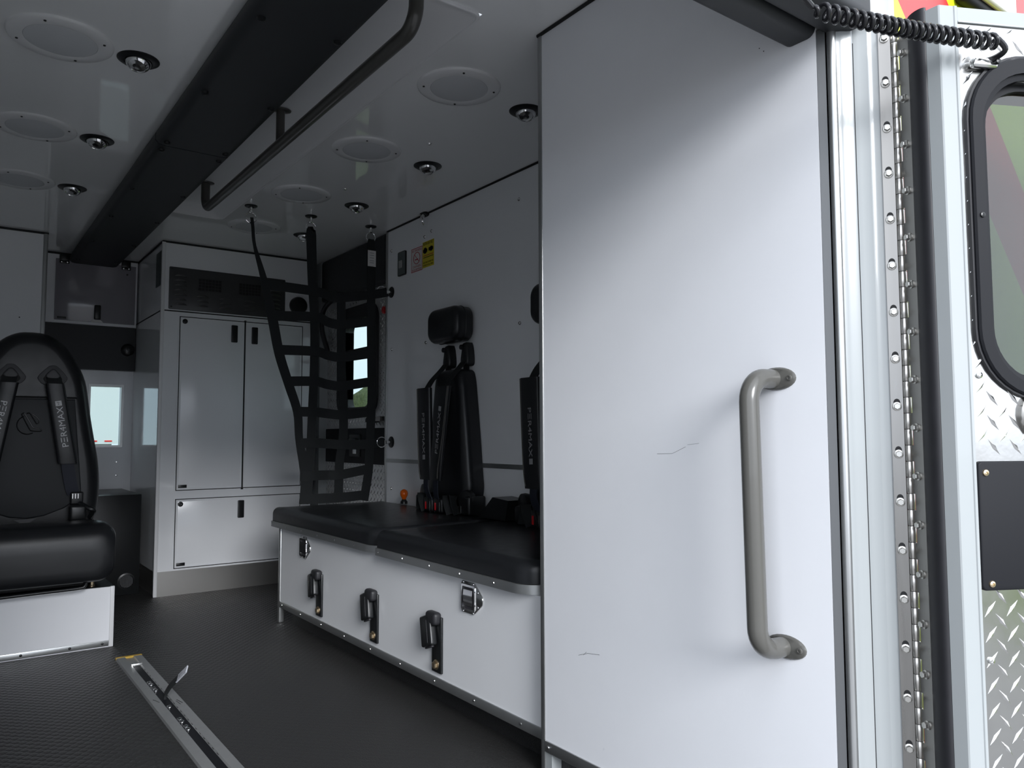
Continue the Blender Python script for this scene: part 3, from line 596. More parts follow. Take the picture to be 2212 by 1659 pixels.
for y, z in ((3.53, 1.15), (3.53, .53), (4.24, 1.30), (4.24, .5)): MB().lathe([(.007, 0), (.006, .004), (0, .005)], (XD, y, z), (-1, 0, 0), 10).build('screw', 'bolt_steel', d1)
# padded header above the side door
hd = MB().rbox(1.746, 1.80, 3.445, 4.262, 1.585, C-.004, .018, 3).build('door_header_pad', 'black_panel')
tag(hd, 'black padded header above the side entry door', 'padding')
gb = MB().tube(catmull([(1.775, 4.22, 1.30), (1.735, 4.21, 1.42), (1.72, 4.16, 1.52), (1.725, 4.05, 1.570), (1.74, 3.93, 1.578)], 6), .014, 12).build('assist_strap', 'black_rubber')
tag(gb, 'black curved grab strap beside the side entry door', 'grab strap')

# ================================================================ FRONT CABINET WITH GRILLE
YC = 4.267
fc = thing('front_cabinet', 'tall white cabinet with two doors and a drawer at the front of the compartment', 'cabinet', (1.29, YC, 0))
mat('laminate_gloss', (0.86, 0.87, 0.89), 0.07, noise=0.015, nscale=5, bump=0.03, bscale=9, bdist=0.0015)
MB().box(.886, 1.70, YC, 4.968, .124, C-.003).build('body', 'laminate_gloss', fc)
MB().box(.890, 1.70, YC-.002, 4.968, 0, .124).build('kick_plate', 'kick_steel', fc)
MB().rbox(.880, .898, YC-.005, YC+.012, 0, C-.003, .003, 2).build('corner_trim', 'moulded_white', fc)
MB().box(.884, 1.70, YC-.0015, YC, 1.462, 1.468).build('joint', 'seal_caulk', fc)
MB().box(.8845, .886, YC, 4.968, 1.462, 1.468).build('joint', 'seal_caulk', fc)
MB().tube([(.884, 4.96, C-.004), (.884, YC-.002, C-.004), (1.70, YC-.002, C-.004)], .0055, 8).build('edge_caulk', 'seal_caulk', fc)
def cdoor(name, x0, x1, z0, z1, pull, lock, hinge):
    frame_ring(MB(), [(x0-.010, z0-.010), (x1+.010, z0-.010), (x1+.010, z1+.010), (x0-.010, z1+.010)], [(x0-.004, z0-.004), (x1+.004, z0-.004), (x1+.004, z1+.004), (x0-.004, z1+.004)], 'y', YC, YC-.002).build('door_frame', 'laminate', fc)
    frame_ring(MB(), [(x0-.004, z0-.004), (x1+.004, z0-.004), (x1+.004, z1+.004), (x0-.004, z1+.004)], [(x0, z0), (x1, z0), (x1, z1), (x0, z1)], 'y', YC, YC-.003).build('door_gap', 'seal_caulk', fc)
    d = MB().rbox(x0, x1, YC-.004, YC+.0, z0, z1, .0012).build(name, 'laminate', fc)
    frame_ring(MB(), [(x0+.001, z0+.001), (x1-.001, z0+.001), (x1-.001, z1-.001), (x0+.001, z1-.001)], [(x0+.010, z0+.010), (x1-.010, z0+.010), (x1-.010, z1-.010), (x0+.010, z1-.010)], 'y', YC-.004, YC-.0052).build('edge_trim', 'laminate', d)
    px, pz = pull
    MB().pillow(rrect(px-.017, px+.017, pz-.047, pz+.047, .005), 'y', YC-.004, YC-.010, .003, 2).build('pull', 'black_plastic', d)
    if lock: MB().lathe([(.013, 0), (.013, .004), (.010, .006), (.004, .006), (0, .004)], (lock[0], YC-.004, lock[1]), (0, -1, 0), 18).build('lock', 'black_plastic', d)
    if hinge: MB().rbox(hinge[0], hinge[0]+.042, YC-.009, YC-.004, hinge[1], hinge[1]+.016, .001).build('label_holder', 'black_plastic', d)
cdoor('door', .978, 1.3095, .535, 1.436, (1.256, 1.367), (1.000, 1.414), (.986, .545))
cdoor('door', 1.3175, 1.637, .535, 1.436, (1.366, 1.365), None, None)
cdoor('drawer', .978, 1.637, .137, .485, (1.309, .420), (1.000, .462), (.986, .146))
vg = thing('vent_grille', 'black louvred air vent grille at the top of the front cabinet', 'vent', (1.225, YC, 1.473))
MB().pillow(rrect(.917, 1.534, 1.474, 1.697, .006), 'y', YC-.001, YC-.006, .002, 2).build('plate', 'grille_grey', vg)
def louver(x, z):
    pr = [(0, 0), (.0, .012), (-.010, .010), (-.006, .001)]
    mb = MB(); rings = []
    for k in range(7):
        f = -1+2*k/6; sc_ = max(.05, 1-abs(f)**3); rings.append([(x+f*.034, YC-.0055+a*sc_, z+b_*sc_) for a, b_ in pr])
    mb.loft(rings).build('louver', 'grille_grey', vg)
for k in range(7): louver(.975, 1.498+k*.025); louver(1.475, 1.498+k*.025)
for x in (1.085, 1.205, 1.335):
    for k in range(3): louver(x, 1.498+k*.025)
for x0 in (1.062, 1.275):
    g = MB().box(x0, x0+.120, YC-.0065, YC-.006, 1.585, 1.650).build('mesh_opening', 'seal_caulk', vg)
    gm = MB()
    for k in range(8): gm.box(x0+k*.017, x0+k*.017+.0015, YC-.008, YC-.0065, 1.585, 1.650)
    for k in range(5): gm.box(x0, x0+.120, YC-.008, YC-.0065, 1.585+k*.016, 1.5865+k*.016)
    gm.build('mesh_wires', 'grey_bracket', g)
for x in (.930, 1.521):
    for z in (1.487, 1.684): MB().lathe([(.005, 0), (.004, .002), (0, .003)], (x, YC-.006, z), (0, -1, 0), 10).build('screw', 'black_plastic', vg)
kn = MB().lathe([(.050, 0), (.050, .020), (.044, .030), (.030, .033), (0, .034)], (1.610, YC, 1.556), (0, -1, 0), 30).build('round_air_outlet', 'black_plastic')
tag(kn, 'round black air outlet at the top right of the front cabinet', 'vent')
sp_ = MB().box(.880, .8845, 4.285, 4.40, 1.60, 1.78).build('side_notice', 'plate_grey_green')
tag(sp_, 'narrow dark plate on the left side of the front cabinet near the ceiling', 'plate')

# ================================================================ BULKHEAD LEFT: panel, overhead locker, black panel, floor unit
lp = thing('left_cabinet', 'plain white cabinet face at the front left, behind the attendant seat', 'cabinet', (0, 4.44, 0))
MB().box(XL+.001, .378, 4.444, 4.968, 0, C-.003).build('body', 'laminate', lp)
MB().rbox(.366, .386, 4.438, 4.455, 0, C-.003, .003).build('corner_trim', 'aluminium', lp)
MB().tube([(XL+.01, 4.442, C-.004), (.385, 4.442, C-.004), (.385, 4.89, C-.004)], .006, 8).build('edge_caulk', 'seal_caulk', lp)
MB().lathe([(.003, 0), (0, .001)], (.277, 4.444, 1.395), (0, -1, 0), 8).build('screw_hole', 'seal_caulk', lp)
YL = 4.885
ol = thing('overhead_locker', 'overhead locker with a clear acrylic flap above the pass-through', 'cabinet', (.63, YL, 1.44))
f_ = MB(); Xa, Xb, Za, Zb = .392, .878, 1.440, C-.004
for a in ((Xa, .470, YL, 4.968, Za, Zb), (.862, Xb, YL, 4.968, Za, Zb), (.470, .862, YL, 4.968, Za, 1.462), (.470, .862, YL, 4.968, 1.790, Zb), (.470, .862, 4.955, 4.968, 1.462, 1.790)): f_.box(*a)
f_.build('body', 'laminate', ol)
MB().tube([(.392, YL-.002, C-.005), (.880, YL-.002, C-.005)], .005, 8).build('edge_caulk', 'seal_caulk', ol)
pa = MB().rbox(.464, .868, YL-.009, YL-.003, 1.455, 1.796, .002).build('acrylic_flap', 'acrylic', ol)
for x in (.505, .815):
    h_ = MB().rbox(x-.024, x+.024, YL-.014, YL-.001, 1.786, 1.822, .003).build('hinge', 'black_plastic', ol)
    MB().rbox(x-.024, x+.024, YL-.015, YL-.0095, 1.770, 1.786, .002).build('hinge_leaf', 'black_plastic', h_)
    for s_ in (-1, 1): MB().lathe([(.005, 0), (.004, .003), (0, .004)], (x+s_*.014, YL-.015, 1.778), (0, -1, 0), 10).build('screw', 'chrome_soft', h_)
lt = MB().rbox(.658, .690, YL-.026, YL-.0095, 1.470, 1.552, .005, 3).build('latch', 'black_plastic', ol)
MB().prism([(.640, 1.4555), (.705, 1.4555), (.692, 1.469), (.655, 1.469)], 'y', YL-.012, YL-.0092).build('strike', 'sign_white', lt)
MB().rbox(.478, .522, YL-.012, YL-.009, 1.462, 1.474, .001).build('label_holder', 'black_plastic', ol)
MB().lathe([(.006, 0), (.005, .003), (0, .004)], (.822, YL-.009, 1.745), (0, -1, 0), 12).build('screw', 'black_plastic', ol)
bp_ = thing('valance_panel', 'black panel with a round knob under the overhead locker', 'panel', (.63, 4.93, 1.2))
MB().box(.392, .882, 4.915, 4.968, 1.192, 1.439).build('panel', 'black_panel', bp_)
MB().lathe([(.036, 0), (.035, .014), (.024, .022), (.006, .023), (.005, .026), (0, .026)], (.842, 4.915, 1.312), (0, -1, 0), 24).build('knob', 'black_plastic', bp_)
hb = thing('heater_box', 'black floor box with a round vent in the walk-through', 'heater', (.60, 4.7, 0))
MB().rbox(.395, .845, 4.42, 4.966, 0, .512, .004).build('case', 'black_plastic', hb)
v_ = MB().lathe([(.042, 0), (.042, .004), (.034, .006), (.032, .001), (0, .001)], (.783, 4.42, .070), (0, -1, 0), 28).build('round_vent', 'black_plastic', hb)
gm = MB()
for k in range(-4, 5): gm.box(.783+k*.007-.0012, .783+k*.007+.0012, 4.414, 4.418, .070-math.sqrt(max(0, .032**2-(k*.007)**2)), .070+math.sqrt(max(0, .032**2-(k*.007)**2)))
gm.build('vent_bars', 'grey_bracket', v_)

# ================================================================ ATTENDANT SEAT (faces the rear)
xc = .283
at = thing('attendant_seat', 'black rear-facing attendant seat with lettered harness on a white box', 'seat', (xc, 3.58, 0))
sbx = MB().box(.005, .545, 3.387, 3.86, .0, .229).build('base_box', 'laminate_panel', at)
MB().rbox(.545, .560, 3.383, 3.40, .0, .231, .002).build('corner_trim', 'moulded_white', sbx)
MB().rbox(.005, .544, 3.382, 3.387, .004, .026, .002).build('base_trim', 'aluminium_bright', sbx)
MB().box(.545, .556, 3.40, 3.86, 0, .229).build('side_panel', 'laminate_panel', sbx)
MB().box(.005, .557, 3.39, 3.86, .2295, .2310).build('top_plate', 'charcoal_plate', sbx)
for x in (.522, .412, .256, .10): MB().lathe([(.005, 0), (.004, .002), (0, .003)], (x, 3.382, .015), (0, -1, 0), 10).build('screw', 'black_plastic', sbx)
MB().lathe([(.011, 0), (.011, .004), (.008, .006), (.008, .030), (.010, .031), (.010, .048), (0, .049)], (.486, 3.43, .231), (0, 0, 1), 14).build('mount_bolt', 'brassy_bolt', at)
MB().rbox(.03, .455, 3.40, 3.76, .240, .285, .008).build('seat_pan', 'black_plastic', at)
MB().tube(catmull([(.02, 3.325, .237), (.30, 3.325, .243), (.425, 3.325, .2455), (.448, 3.325, .252), (.455, 3.335, .272), (.455, 3.36, .29)], 5), .0062, 10).build('slide_bar', 'black_plastic', at)
# cushion: lofted cross-sections from front to back
rings = []
N = 40
for k, (y, ins, zt, zb) in enumerate(((3.297, .055, .385, .315), (3.299, .030, .415, .292), (3.305, .013, .440, .276), (3.318, .004, .458, .266), (3.345, 0, .470, .262), (3.42, 0, .474, .262), (3.55, .002, .466, .264), (3.68, .006, .458, .268), (3.74, .02, .45, .29))):
    hw = .268-ins; p = rrect(-hw, hw, zb, zt, min(.062, (zt-zb)*.46), 9)
    rr = []
    for (a, z) in p:
        crown = .020*max(0, (abs(a)/.268-.45)/.55)**1.3 if z > .40 and y > 3.31 else 0
        rr.append((xc+a, y, z+crown))
    rings.append(rr)
cu = MB().loft(rings).build('cushion', 'black_vinyl', at, 70)
half = [(0, 1.247), (.045, 1.243), (.09, 1.222), (.132, 1.182), (.170, 1.122), (.200, 1.050), (.214, .97), (.226, .89), (.242, .80), (.258, .71), (.266, .62), (.264, .53), (.250, .455), (.22, .42), (.12, .405)]
outl = [(xc+a, z) for a, z in half]+[(xc, .40)]+[(xc-a, z) for a, z in reversed(half[1:])]
outl = [(v.x, v.y) for v in catmull([Vector((a, b_, 0)) for a, b_ in outl+[outl[0]]], 3)[:-1]]
bk_ = MB().pillow(outl, 'y', 3.83, 3.715, .055, 7, dome=-.004, soft_back=.03).build('backrest', 'black_vinyl', at, 70)
ins_ = [(-.158, .968), (.158, .968), (.168, .85), (.182, .70), (.192, .585), (.186, .556), (.13, .515), (.06, .488), (0, .480), (-.06, .488), (-.13, .515), (-.186, .556), (-.192, .585), (-.182, .70), (-.168, .85)]
MB().pillow([(xc+a, z) for a, z in ins_], 'y', 3.722, 3.706, .006, 3).build('back_insert', 'black_panel', bk_)
MB().tube([(xc-.165, 3.713, .974), (xc+.165, 3.713, .974)], .004, 8).build('groove', 'seal_caulk', bk_)
MB().prism([(xc-.045, .478), (xc+.035, .482), (xc-.005, .455)], 'y', 3.700, 3.702).build('gap_patch', 'grey_bracket', bk_)  # added flat grey triangle standing in for the gap between cushion and backrest
# embossed emblem
eo = (xc, 3.7050, .866)
def em(pts_): MB().tube([(eo[0]-.004+a*.0085, eo[1], eo[2]-.003+b_*.0085) for a, b_ in pts_], .0021, 8).build('embossed_emblem', 'emblem_black', bk_)
em([(2.2*math.cos(a)*2-.6, 2.2*math.sin(a)*2-.4) for a in [PI*.62+PI*1.05*k/16 for k in range(17)]])
em(catmull([(-3.2, 4.6, 0), (-2.6, 5.2, 0), (-1.9, 4.9, 0), (1.2, -.8, 0), (2, -1.6, 0), (4.4, -1.8, 0)], 4) and [(v.x, v.y) for v in catmull([(-3.2, 4.6, 0), (-2.6, 5.2, 0), (-1.9, 4.9, 0), (1.2, -.8, 0), (2, -1.6, 0), (4.4, -1.8, 0)], 4)])
em([(v.x, v.y) for v in catmull([(-3.2, 4.6, 0), (.0, -2.0, 0), (1.2, -3.2, 0), (4.6, -3.4, 0), (5.2, -2.8, 0), (4.4, -1.8, 0)], 4)])
em([(v.x, v.y) for v in catmull([(-1.2, 5.0, 0), (-.4, 5.3, 0), (.4, 4.8, 0), (2.6, .8, 0), (3.2, .2, 0), (3.9, .6, 0), (3.9, 2.2, 0), (2.4, 4.0, 0), (.9, 4.9, 0)], 4)])
def rtri(cx_, cz_, sc_): return catmull2([(cx_-.010*sc_, cz_+.030*sc_), (cx_+.010*sc_, cz_+.030*sc_), (cx_+.034*sc_, cz_+.004*sc_), (cx_+.040*sc_, cz_-.012*sc_), (cx_+.022*sc_, cz_-.030*sc_), (cx_-.022*sc_, cz_-.030*sc_), (cx_-.040*sc_, cz_-.012*sc_), (cx_-.034*sc_, cz_+.004*sc_)])
for sd_ in (-1, 1):
    sx = xc+sd_*.074
    br = MB().pillow(rtri(sx, 1.066, 1.32), 'y', 3.725, 3.710, .003, 2).build('belt_bracket', 'grey_bracket', at)
    MB().pillow(rtri(sx, 1.058, .84), 'y', 3.711, 3.709, .001, 2).build('belt_slot', 'seal_caulk', br)
    MB().pillow(rtri(sx, 1.070, .66), 'y', 3.712, 3.698, .006, 3).build('slot_cover', 'grey_bracket', br)
    x1, x0_ = sx+sd_*.022, sx+sd_*.058
    MB().strip(catmull([(sx, 3.705, 1.062), (sx+sd_*.006, 3.694, 1.040), (x1, 3.690, 1.00)], 4), (1, 0, 0), .050, .004).build('shoulder_strap', 'webbing', at)
    rings = []
    for k in range(11):
        f = k/10; z = 1.030+(.700-1.030)*f; x = sx+sd_*(.006+.056*f); ww = .068+.004*f; tt = .026 if f < .92 else .020
        rings.append([(x+q[0], 3.684+q[1], z) for q in rrect(-ww/2, ww/2, -tt/2, tt/2, .011, 3)])
    pd_ = MB().loft(rings).build('harness_pad', 'black_vinyl', at)
    MB().strip(catmull([(sx+sd_*.062, 3.688, .702), (sx+sd_*.068, 3.690, .66), (sx+sd_*.080, 3.694, .60), (sx+sd_*.088, 3.698, .575)], 4), (1, 0, 0), .046, .005).build('lap_strap', 'webbing_navy', at)
    d_ = Vector((sd_*.056, 0, -.33)).normalized(); mid = Vector((sx+sd_*.0345, 3.6705, .862)); xd = -d_ if sd_ > 0 else d_; yd = Vector((0, -1, 0)).cross(xd)
    text('printed_lettering', 'PΞR4MAX', mid-xd*.010, xd, yd, .024, 'letter_white', pd_, .166)
    bc = mid+xd*.088
    bb = MB().rbox(-.0105, .0105, -.0115, .0115, 0, .0006, .0002).xf(Matrix(((xd.x, yd.x, 0, bc.x), (xd.y, yd.y, -1, bc.y), (xd.z, yd.z, 0, bc.z), (0, 0, 0, 1)))).build('printed_badge', 'letter_white', pd_)
    text('badge_mark', '+F', bc+Vector((0, -.0006, 0)), xd, yd, .010, 'letter_black', pd_, .014, .0003)
    bx_ = sx+sd_*.100
    b2 = MB().rbox(bx_-.024, bx_+.024, 3.684, 3.708, .530, .582, .006, 3).build('buckle', 'black_plastic', at)
    for q in (-.016, -.006, .004): MB().box(bx_+q-.001, bx_+q+.001, 3.6832, 3.684, .555, .575).build('ridge', 'chrome_soft', b2)
    MB().tube(catmull([(bx_+sd_*.01, 3.69, .535), (bx_+sd_*.04, 3.66, .515), (bx_+sd_*.06, 3.66, .505), (bx_+sd_*.05, 3.69, .475)], 5), .010, 8).build('lap_belt_guide', 'black_plastic', at)
    MB().rbox(bx_-.03, bx_+.035, 3.655, 3.700, .462, .53, .012, 3).build('lap_buckle', 'black_plastic', at)

# ================================================================ FLOOR TRACK AND PULL TAG
tk = thing('cot_track', 'long grey metal cot track let into the dark floor', 'floor track', (.576, 2.4, 0))
sec = [(.5335, 0), (.5355, .008), (.563, .0085), (.566, .003), (.590, .003), (.593, .0085), (.619, .008), (.621, 0)]
MB().prism(sec, 'y', .80, 3.165).build('rail', 'track_grey', tk, 20)
MB().box(.565, .591, .80, 3.03, .0031, .0035).build('slot_floor', 'charcoal_plate', tk)
MB().rbox(.5335, .621, 3.158, 3.174, 0, .009, .001).build('end_tape', 'yellow_tape', tk)
MB().rbox(.560, .596, 3.022, 3.034, .003, .014, .002).build('end_catch', 'chrome_soft', tk)
for y in (2.80, 2.775, 2.73, 2.705, 2.52, 2.395, 2.37, 2.325, 2.30): MB().lathe([(.009, 0), (.0085, .003), (.004, .0055), (0, .006)], (.574, y, .0032), (0, 0, 1), 12, ell=.8).build('stop_tooth', 'chrome', tk)
for k in range(22): MB().box(.5912, .5918, 2.95-k*.042, 2.965-k*.042, .0036, .0070).build('slot_notch', 'seal_caulk', tk)
for pts_ in (((.545, 2.60), (.552, 2.58), (.556, 2.56)), ((.604, 2.56), (.612, 2.52)), ((.600, 2.55), (.604, 2.51))): MB().tube([(x, y, .0083) for x, y in pts_], .0012, 5).build('scrape', 'chrome_soft', tk)
pt = thing('pull_tag', 'black release strap with grey tag standing up from the floor track', 'strap', (.583, 2.59, .004))
MB().strip(catmull([(.580, 2.605, .006), (.582, 2.60, .022), (.590, 2.575, .050), (.602, 2.54, .078)], 5), (.2, 1, .3), [.020]*16, .007).build('strap', 'webbing', pt)
MB().strip([(.600, 2.545, .074), (.617, 2.50, .112)], (.2, 1, .3), .024, .004).build('tag', 'tag_grey', pt)
for k in (-1, 0, 1): MB().strip([(.604+k*.0016, 2.5335+k*.004, .0825+k*.003), (.613+k*.0016, 2.5105+k*.004, .102+k*.003)], (.2, 1, .3), .002, .0046).build('printed_line', 'letter_black', pt)

# ================================================================ REAR HEADER PAD
hp_ = thing('rear_header_pad', 'black padded header over the rear opening, above the tall white cabinet', 'padding', (.6, .72, 1.5))
def hsec(y0, y1, z0, z1, r):
    return [(p[0], p[1]) for p in rrect(y0, y1, z0, z1, (r*.3, r*.3, r, r), 5)]
MB().prism(hsec(.728, .790, 1.497, 1.64, .016), 'x', -.05, 1.185).build('inner_pad', 'black_panel', hp_, 50)
MB().prism(hsec(.648, .725, 1.4965, 1.60, .020), 'x', -.05, 1.219).build('outer_pad', 'black_panel', hp_, 50)
struct('trim_5', MB().prism([(1.212, .6905), (1.2470, .6515), (1.2560, .637), (1.275, .637), (1.275, .72), (1.212, .72)], 'z', 1.506, 1.60), 'aluminium')

# ================================================================ HINGE, REAR DOOR
Px, Py = 1.259, .631
SX, SY = .891, -.454
TX, TY = -.454, -.891
MD = Matrix(((SX, TX, 0, Px), (SY, TY, 0, Py), (0, 0, 1, 0), (0, 0, 0, 1)))     # local (along door, towards viewer, up)
hg = thing('piano_hinge', 'long stainless continuous hinge with hex bolts on the rear door post', 'hinge', (Px, Py, -.2))
KZ, KP = 1.4647, .0258
km = None
for k in range(-1, 64):
    z1 = KZ-k*KP
    if km is None:
        km = MB().lathe([(.0058, .0004), (.0063, .0010), (.0063, KP-.0010), (.0058, KP-.0004)], (Px, Py, 0), (0, 0, 1), 16).build('knuckle', 'knuckle_steel', hg); base = km; km.location = (0, 0, 0)
        ob = km
    else:
        ob = km.copy(); COL.objects.link(ob)
    ob.location.z = z1-KP
MB().tube([(Px, Py, -.2), (Px, Py, 1.4955)], .0054, 10).build('pin', 'seal_caulk', hg)
bl = MB(); a0, a1 = Vector((1.2463, .6520)), Vector((1.2560, .6365)); nn = Vector((-(a1-a0).y, (a1-a0).x)).normalized()*-1
q0, q1 = a0+nn*.0025, a1+nn*.0025
plan(bl, [tuple(a0), tuple(a1), tuple(q1), tuple(q0)], -.2, 1.4955); bl.build('body_leaf', 'stainless', hg)
bo = (a0+a1)/2+nn*.0025
bm0 = None
for k in range(-1, 20):
    z = 1.3971-k*.0772
    if bm0 is None: bm0 = MB().hexbolt((bo.x, bo.y, 0), (nn.x, nn.y, 0), .0053, .0075).build('bolt', 'bolt_steel', hg); ob = bm0
    else: ob = bm0.copy(); COL.objects.link(ob)
    ob.location.z = z
sm0 = None
for k in range(-1, 20):
    z = 1.3971-k*.0772+.006
    if sm0 is None: sm0 = MB().lathe([(.0052, 0), (.0050, .0006), (0, .0007)], (bo.x-nn.x*.0001, bo.y-nn.y*.0001, 0), (nn.x, nn.y, 0), 14, ell=1.3).build('slot', 'seal_caulk', hg); ob = sm0
    else: ob = sm0.copy(); COL.objects.link(ob)
    ob.location.z = z
dl = MB().box(-.0020, 0, .0142, .0365, -.2, 1.478)
for k in range(-1, 64):
    if k % 2 == 0: dl.box(-.0020, 0, .0098, .0142, KZ-(k+1)*KP, KZ-k*KP)
dl.xf(MD).build('door_leaf', 'stainless', hg)
bw = MD @ Vector((-.0020, .0225, 0)); bm1 = None
for k in range(0, 21):
    z = 1.4363-k*.0768
    if bm1 is None: bm1 = MB().hexbolt((bw.x, bw.y, 0), (-SX, -SY, 0), .0053, .0075).build('bolt', 'bolt_steel', hg); ob = bm1
    else: ob = bm1.copy(); COL.objects.link(ob)
    ob.location.z = z

rd = thing('rear_door', 'open white rear door lined with tread plate, with a dark rounded window', 'door', (Px, Py, -.06))
D1 = .62; ZT = 1.4786
WS0, WS1, WZ0, WZ1 = .078, .545, .895, 1.365
sk_ = MB()
for a in ((.002, WS0, -.06, ZT-.004), (WS1, D1, -.06, ZT-.004), (WS0, WS1, -.06, WZ0), (WS0, WS1, WZ1, ZT-.004)): sk_.box(a[0], a[1], .012, .076, a[2], a[3])
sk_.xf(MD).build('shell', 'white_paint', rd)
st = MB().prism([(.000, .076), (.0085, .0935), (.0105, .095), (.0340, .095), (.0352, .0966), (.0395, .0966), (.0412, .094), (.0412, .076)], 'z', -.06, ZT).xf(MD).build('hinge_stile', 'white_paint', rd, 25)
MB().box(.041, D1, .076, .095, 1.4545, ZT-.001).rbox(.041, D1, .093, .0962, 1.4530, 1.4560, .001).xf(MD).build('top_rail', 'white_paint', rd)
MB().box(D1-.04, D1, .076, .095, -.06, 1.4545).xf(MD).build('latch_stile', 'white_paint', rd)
def plate_box(mb, s0, s1, z0, z1): return mb.box(s0, s1, .076, .093, z0, z1)
tp = MB()
for a in ((.0412, WS0, -.06, 1.4545), (WS1, D1-.04, -.06, 1.4545), (WS0, WS1, -.06, WZ0), (WS0, WS1, WZ1, 1.4545)): plate_box(tp, *a)
tpo = tp.xf(MD).build('tread_plate', 'tread_plate', rd)
skd = lambda u, v: (.052+.006 < u < .572 and .868 < v < 1.392) or (.575 < v < .775)
lg = lugs(.0425, D1-.04, -.05, 1.452, skd); lg.v = [(p[0], .093+p[1], p[2]) for p in lg.v]
tag(lg.xf(MD).build('tread_lugs', 'tread_lug', tpo, 10), kind='stuff')
so = rrect(.0505, .573, .866, 1.402, .105, 10); si = rrect(.0800, .5435, .893, 1.367, .080, 10); sm2 = rrect(.0700, .5535, .884, 1.376, .088, 10)
wf_ = MB(); G = lambda P_, t: [(p[0], t, p[1]) for p in P_]
wf_.loft([G(so, .086), G(so, .101), G(rrect(.0530, .5705, .868, 1.399, .103, 10), .104), G(sm2, .104), G(sm2, .099), G(si, .097), G(si, .080)], closed=True)
wfr = wf_.xf(MD).build('window_frame', 'charcoal_plate', rd, 30)
gk = frame_ring(MB(), rrect(.047, .5765, .863, 1.4055, .108, 10), so, 'y', .0925, .0985); gk.xf(MD).build('gasket', 'black_rubber', rd)
frame_ring(MB(), rrect(.079, .5445, .892, 1.368, .081, 10), rrect(.0870, .5365, .900, 1.356, .074, 10), 'y', .082, .066).xf(MD).build('inner_sash', 'charcoal_plate', rd)
MB().box(.078, .546, .070, .074, .892, 1.368).xf(MD).build('pane', 'tinted_glass', rd)
for s_, z in ((.0620, 1.1457), (.30, .876), (.30, 1.388)): MB().lathe([(.0045, 0), (.004, .002), (.0015, .0026), (0, .0015)], (s_, .104, z), (0, 1, 0), 12).xf(MD).build('screw', 'black_plastic', wfr)
kp = MB().pillow(rrect(.0405, .575, .579, .7705, .008), 'y', .094, .0985, .0025, 3).xf(MD).build('black_plate', 'charcoal_plate', rd)
for s_, z in ((.0525, .7535), (.0555, .589), (.30, .7535), (.30, .589)): MB().lathe([(.0052, 0), (.0046, .0022), (.002, .003), (.0015, .0016), (0, .0016)], (s_, .0985, z), (0, 1, 0), 14).xf(MD).build('screw', 'brassy_bolt', kp)
for s_, z in ((.0530, .9008), (.0530, .4762), (.055, .12)): MB().lathe([(.0056, 0), (.005, .0025), (.0025, .0034), (.0018, .002), (0, .002)], (s_, .093, z), (0, 1, 0), 14).xf(MD).build('screw', 'chrome_soft', tpo)
MB().lathe([(.040, 0), (.040, .006), (.033, .010), (0, .010)], (.158, .093, .84), (0, 1, 0), 24).xf(MD).build('handle_rose', 'stainless', rd)
# bulb seal on the door edge
sl = []
for k in range(13): a = PI*k/12; sl.append((-.0085*math.sin(a), .056+.0195*math.cos(a)))
MB().prism(sl+[(.002, .0365), (.002, .0755)], 'z', -.06, ZT+.006).xf(MD).build('edge_seal', 'black_rubber', rd, 60)
MB().rbox(.0, D1, .040, .074, ZT-.004, ZT+.004, .003).xf(MD).build('edge_seal', 'black_rubber', rd)
# coiled cord
cc = thing('coiled_cord', 'black coiled cable strung from the rear header to the door', 'cable', (1.1, .58, 1.40))
A = Vector((.968, .598, 1.4105)); B = MD @ Vector((.0830, .125, 1.4080))
ax = (B-A).normalized(); u_ = Vector((0, 0, 1)); u_ = (u_-ax*u_.dot(ax)).normalized(); v_ = ax.cross(u_); cp_ = []
NT = 24
for k in range(NT*14+1):
    f = k/(NT*14); a = 2*PI*k/14; rr = .0102*min(1, f*14+.35, (1-f)*14+.6); g = f+.10*math.sin(PI*2*f)*.25
    cp_.append(A+(B-A)*g+Vector((0, 0, -.004*math.sin(PI*f)))+(u_*math.cos(a)+v_*math.sin(a))*rr)
MB().tube(cp_, .0035, 8).build('coil', 'cord_black', cc, 60)
MB().tube(catmull([(.80, .64, 1.470), (.85, .625, 1.445), (.90, .612, 1.437), (.945, .603, 1.428), tuple(cp_[0])], 6), .0045, 8).build('lead', 'cord_black', cc)
MB().tube(catmull([tuple(cp_[-1]), tuple(B+Vector((.010, -.006, -.010))), tuple(MD @ Vector((.090, .108, 1.392))), tuple(MD @ Vector((.072, .0965, 1.390)))], 6), .0045, 8).build('lead', 'cord_black', cc)
cl = MB().rbox(.056, .100, .0952, .108, 1.378, 1.394, .005, 3).xf(MD).build('cable_clamp', 'chrome_soft', cc)
MB().lathe([(.004, 0), (.004, .006), (0, .007)], (.094, .108, 1.386), (0, 1, 0), 12).xf(MD).build('screw', 'black_plastic', cl)

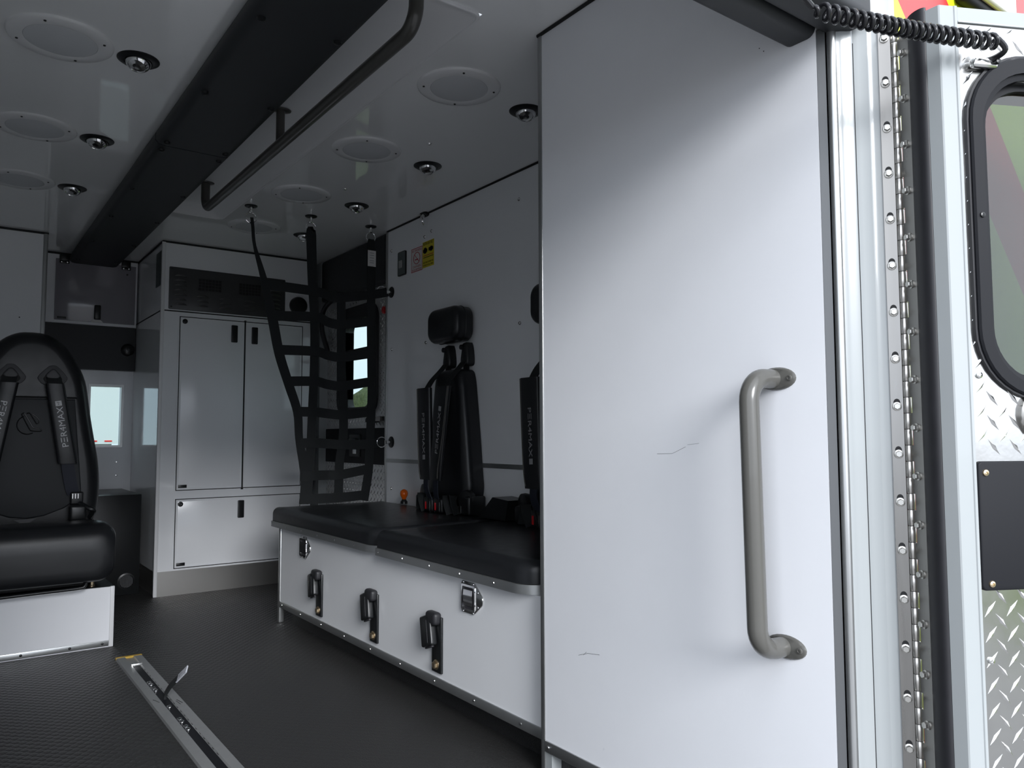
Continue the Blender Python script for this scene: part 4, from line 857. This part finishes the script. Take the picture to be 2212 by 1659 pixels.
# ================================================================ OUTSIDE
cv = bpy.data.materials.new('chevron_print'); cv.use_nodes = True; n = cv.node_tree.nodes; l = cv.node_tree.links; b = n['Principled BSDF']; b.inputs['Roughness'].default_value = .35
t = n.new('ShaderNodeTexCoord'); sx_ = n.new('ShaderNodeSeparateXYZ'); l.new(t.outputs['Object'], sx_.inputs[0])
ad = n.new('ShaderNodeMath'); ad.operation = 'ADD'; l.new(sx_.outputs['Z'], ad.inputs[0]); l.new(sx_.outputs['X'], ad.inputs[1])
mu = n.new('ShaderNodeMath'); mu.operation = 'MULTIPLY_ADD'; l.new(ad.outputs[0], mu.inputs[0]); mu.inputs[1].default_value = 1/.50; mu.inputs[2].default_value = 10-2.65/.50
fr_ = n.new('ShaderNodeMath'); fr_.operation = 'FRACT'; l.new(mu.outputs[0], fr_.inputs[0])
cr = n.new('ShaderNodeValToRGB'); cr.color_ramp.interpolation = 'CONSTANT'; cr.color_ramp.elements[0].color = (.62, .74, .02, 1); cr.color_ramp.elements[1].position = .5; cr.color_ramp.elements[1].color = (.72, .02, .02, 1)
l.new(fr_.outputs[0], cr.inputs['Fac']); l.new(cr.outputs[0], b.inputs['Base Color']); M['chevron_print'] = cv
struct('wall_exterior', MB().box(1.302, 1.98, .655, .70, -.35, 2.12), 'chevron_print')
slt = thing('scene_light', 'clear ribbed warning light on the rear body above the open door', 'light', (1.68, .655, 1.7))
MB().rbox(1.54, 1.76, .630, .655, 1.640, 1.80, .01, 3).build('bezel', 'charcoal_plate', slt)
MB().rbox(1.57, 1.74, .618, .632, 1.655, 1.79, .006, 3).build('lens', 'lens_clear', slt)
MB().box(-.001, -.001, 0, 0, 0, 0) if False else None
# white box trailer far ahead, seen through the pass-through window
tl = thing('box_trailer', 'white box trailer parked outside, seen through the pass-through window', 'trailer', (2.0, 13.0, -.80))
MB().box(-.6, 2.13, 13.0, 20.0, .70, 1.56).build('body', 'trailer_white', tl)
MB().box(-.5, 2.05, 13.02, 20.0, .30, .70).build('underframe', 'asphalt', tl)
for x in (1.80, 2.00): MB().box(x-.05, x+.05, 12.99, 13.0, .735, .755).build('reflector', 'red_vinyl', tl)
for x in (-.3, 1.8):
    for y in (13.6, 19.2): MB().lathe([(.40, -.12), (.42, -.08), (.42, .08), (.40, .12), (.2, .12), (0, .10)], (x, y, -.38), (1, 0, 0), 28).build('wheel', 'black_rubber', tl)
MB().box(-.4, 1.9, 13.3, 19.6, -.42, .30).build('chassis', 'dark_interior', tl)
hm = MB(); HN = 60
hm_r = []
for i in range(HN+1):
    y = 6+i*.9; h_ = 3.2+.45*math.sin(i*.9)+.3*random.random(); w0 = 1.2+.3*math.sin(i*1.7)
    hm_r.append([(19-w0, y, -.8), (19-w0*1.05, y, .6), (19-w0*.8, y, h_*.8), (19, y, h_), (19+w0, y, h_*.7), (19+w0, y, -.8)])
hm.loft(hm_r); mat('hedge_leaf', (0.075, 0.095, 0.035), 0.9, noise=0.5, nscale=4, bump=1.0, bscale=6, bdist=.2)
hd_ = hm.build('hedge', 'hedge_leaf', None, 80); tag(hd_, 'green hedge outside, seen through the side door window', 'hedge')
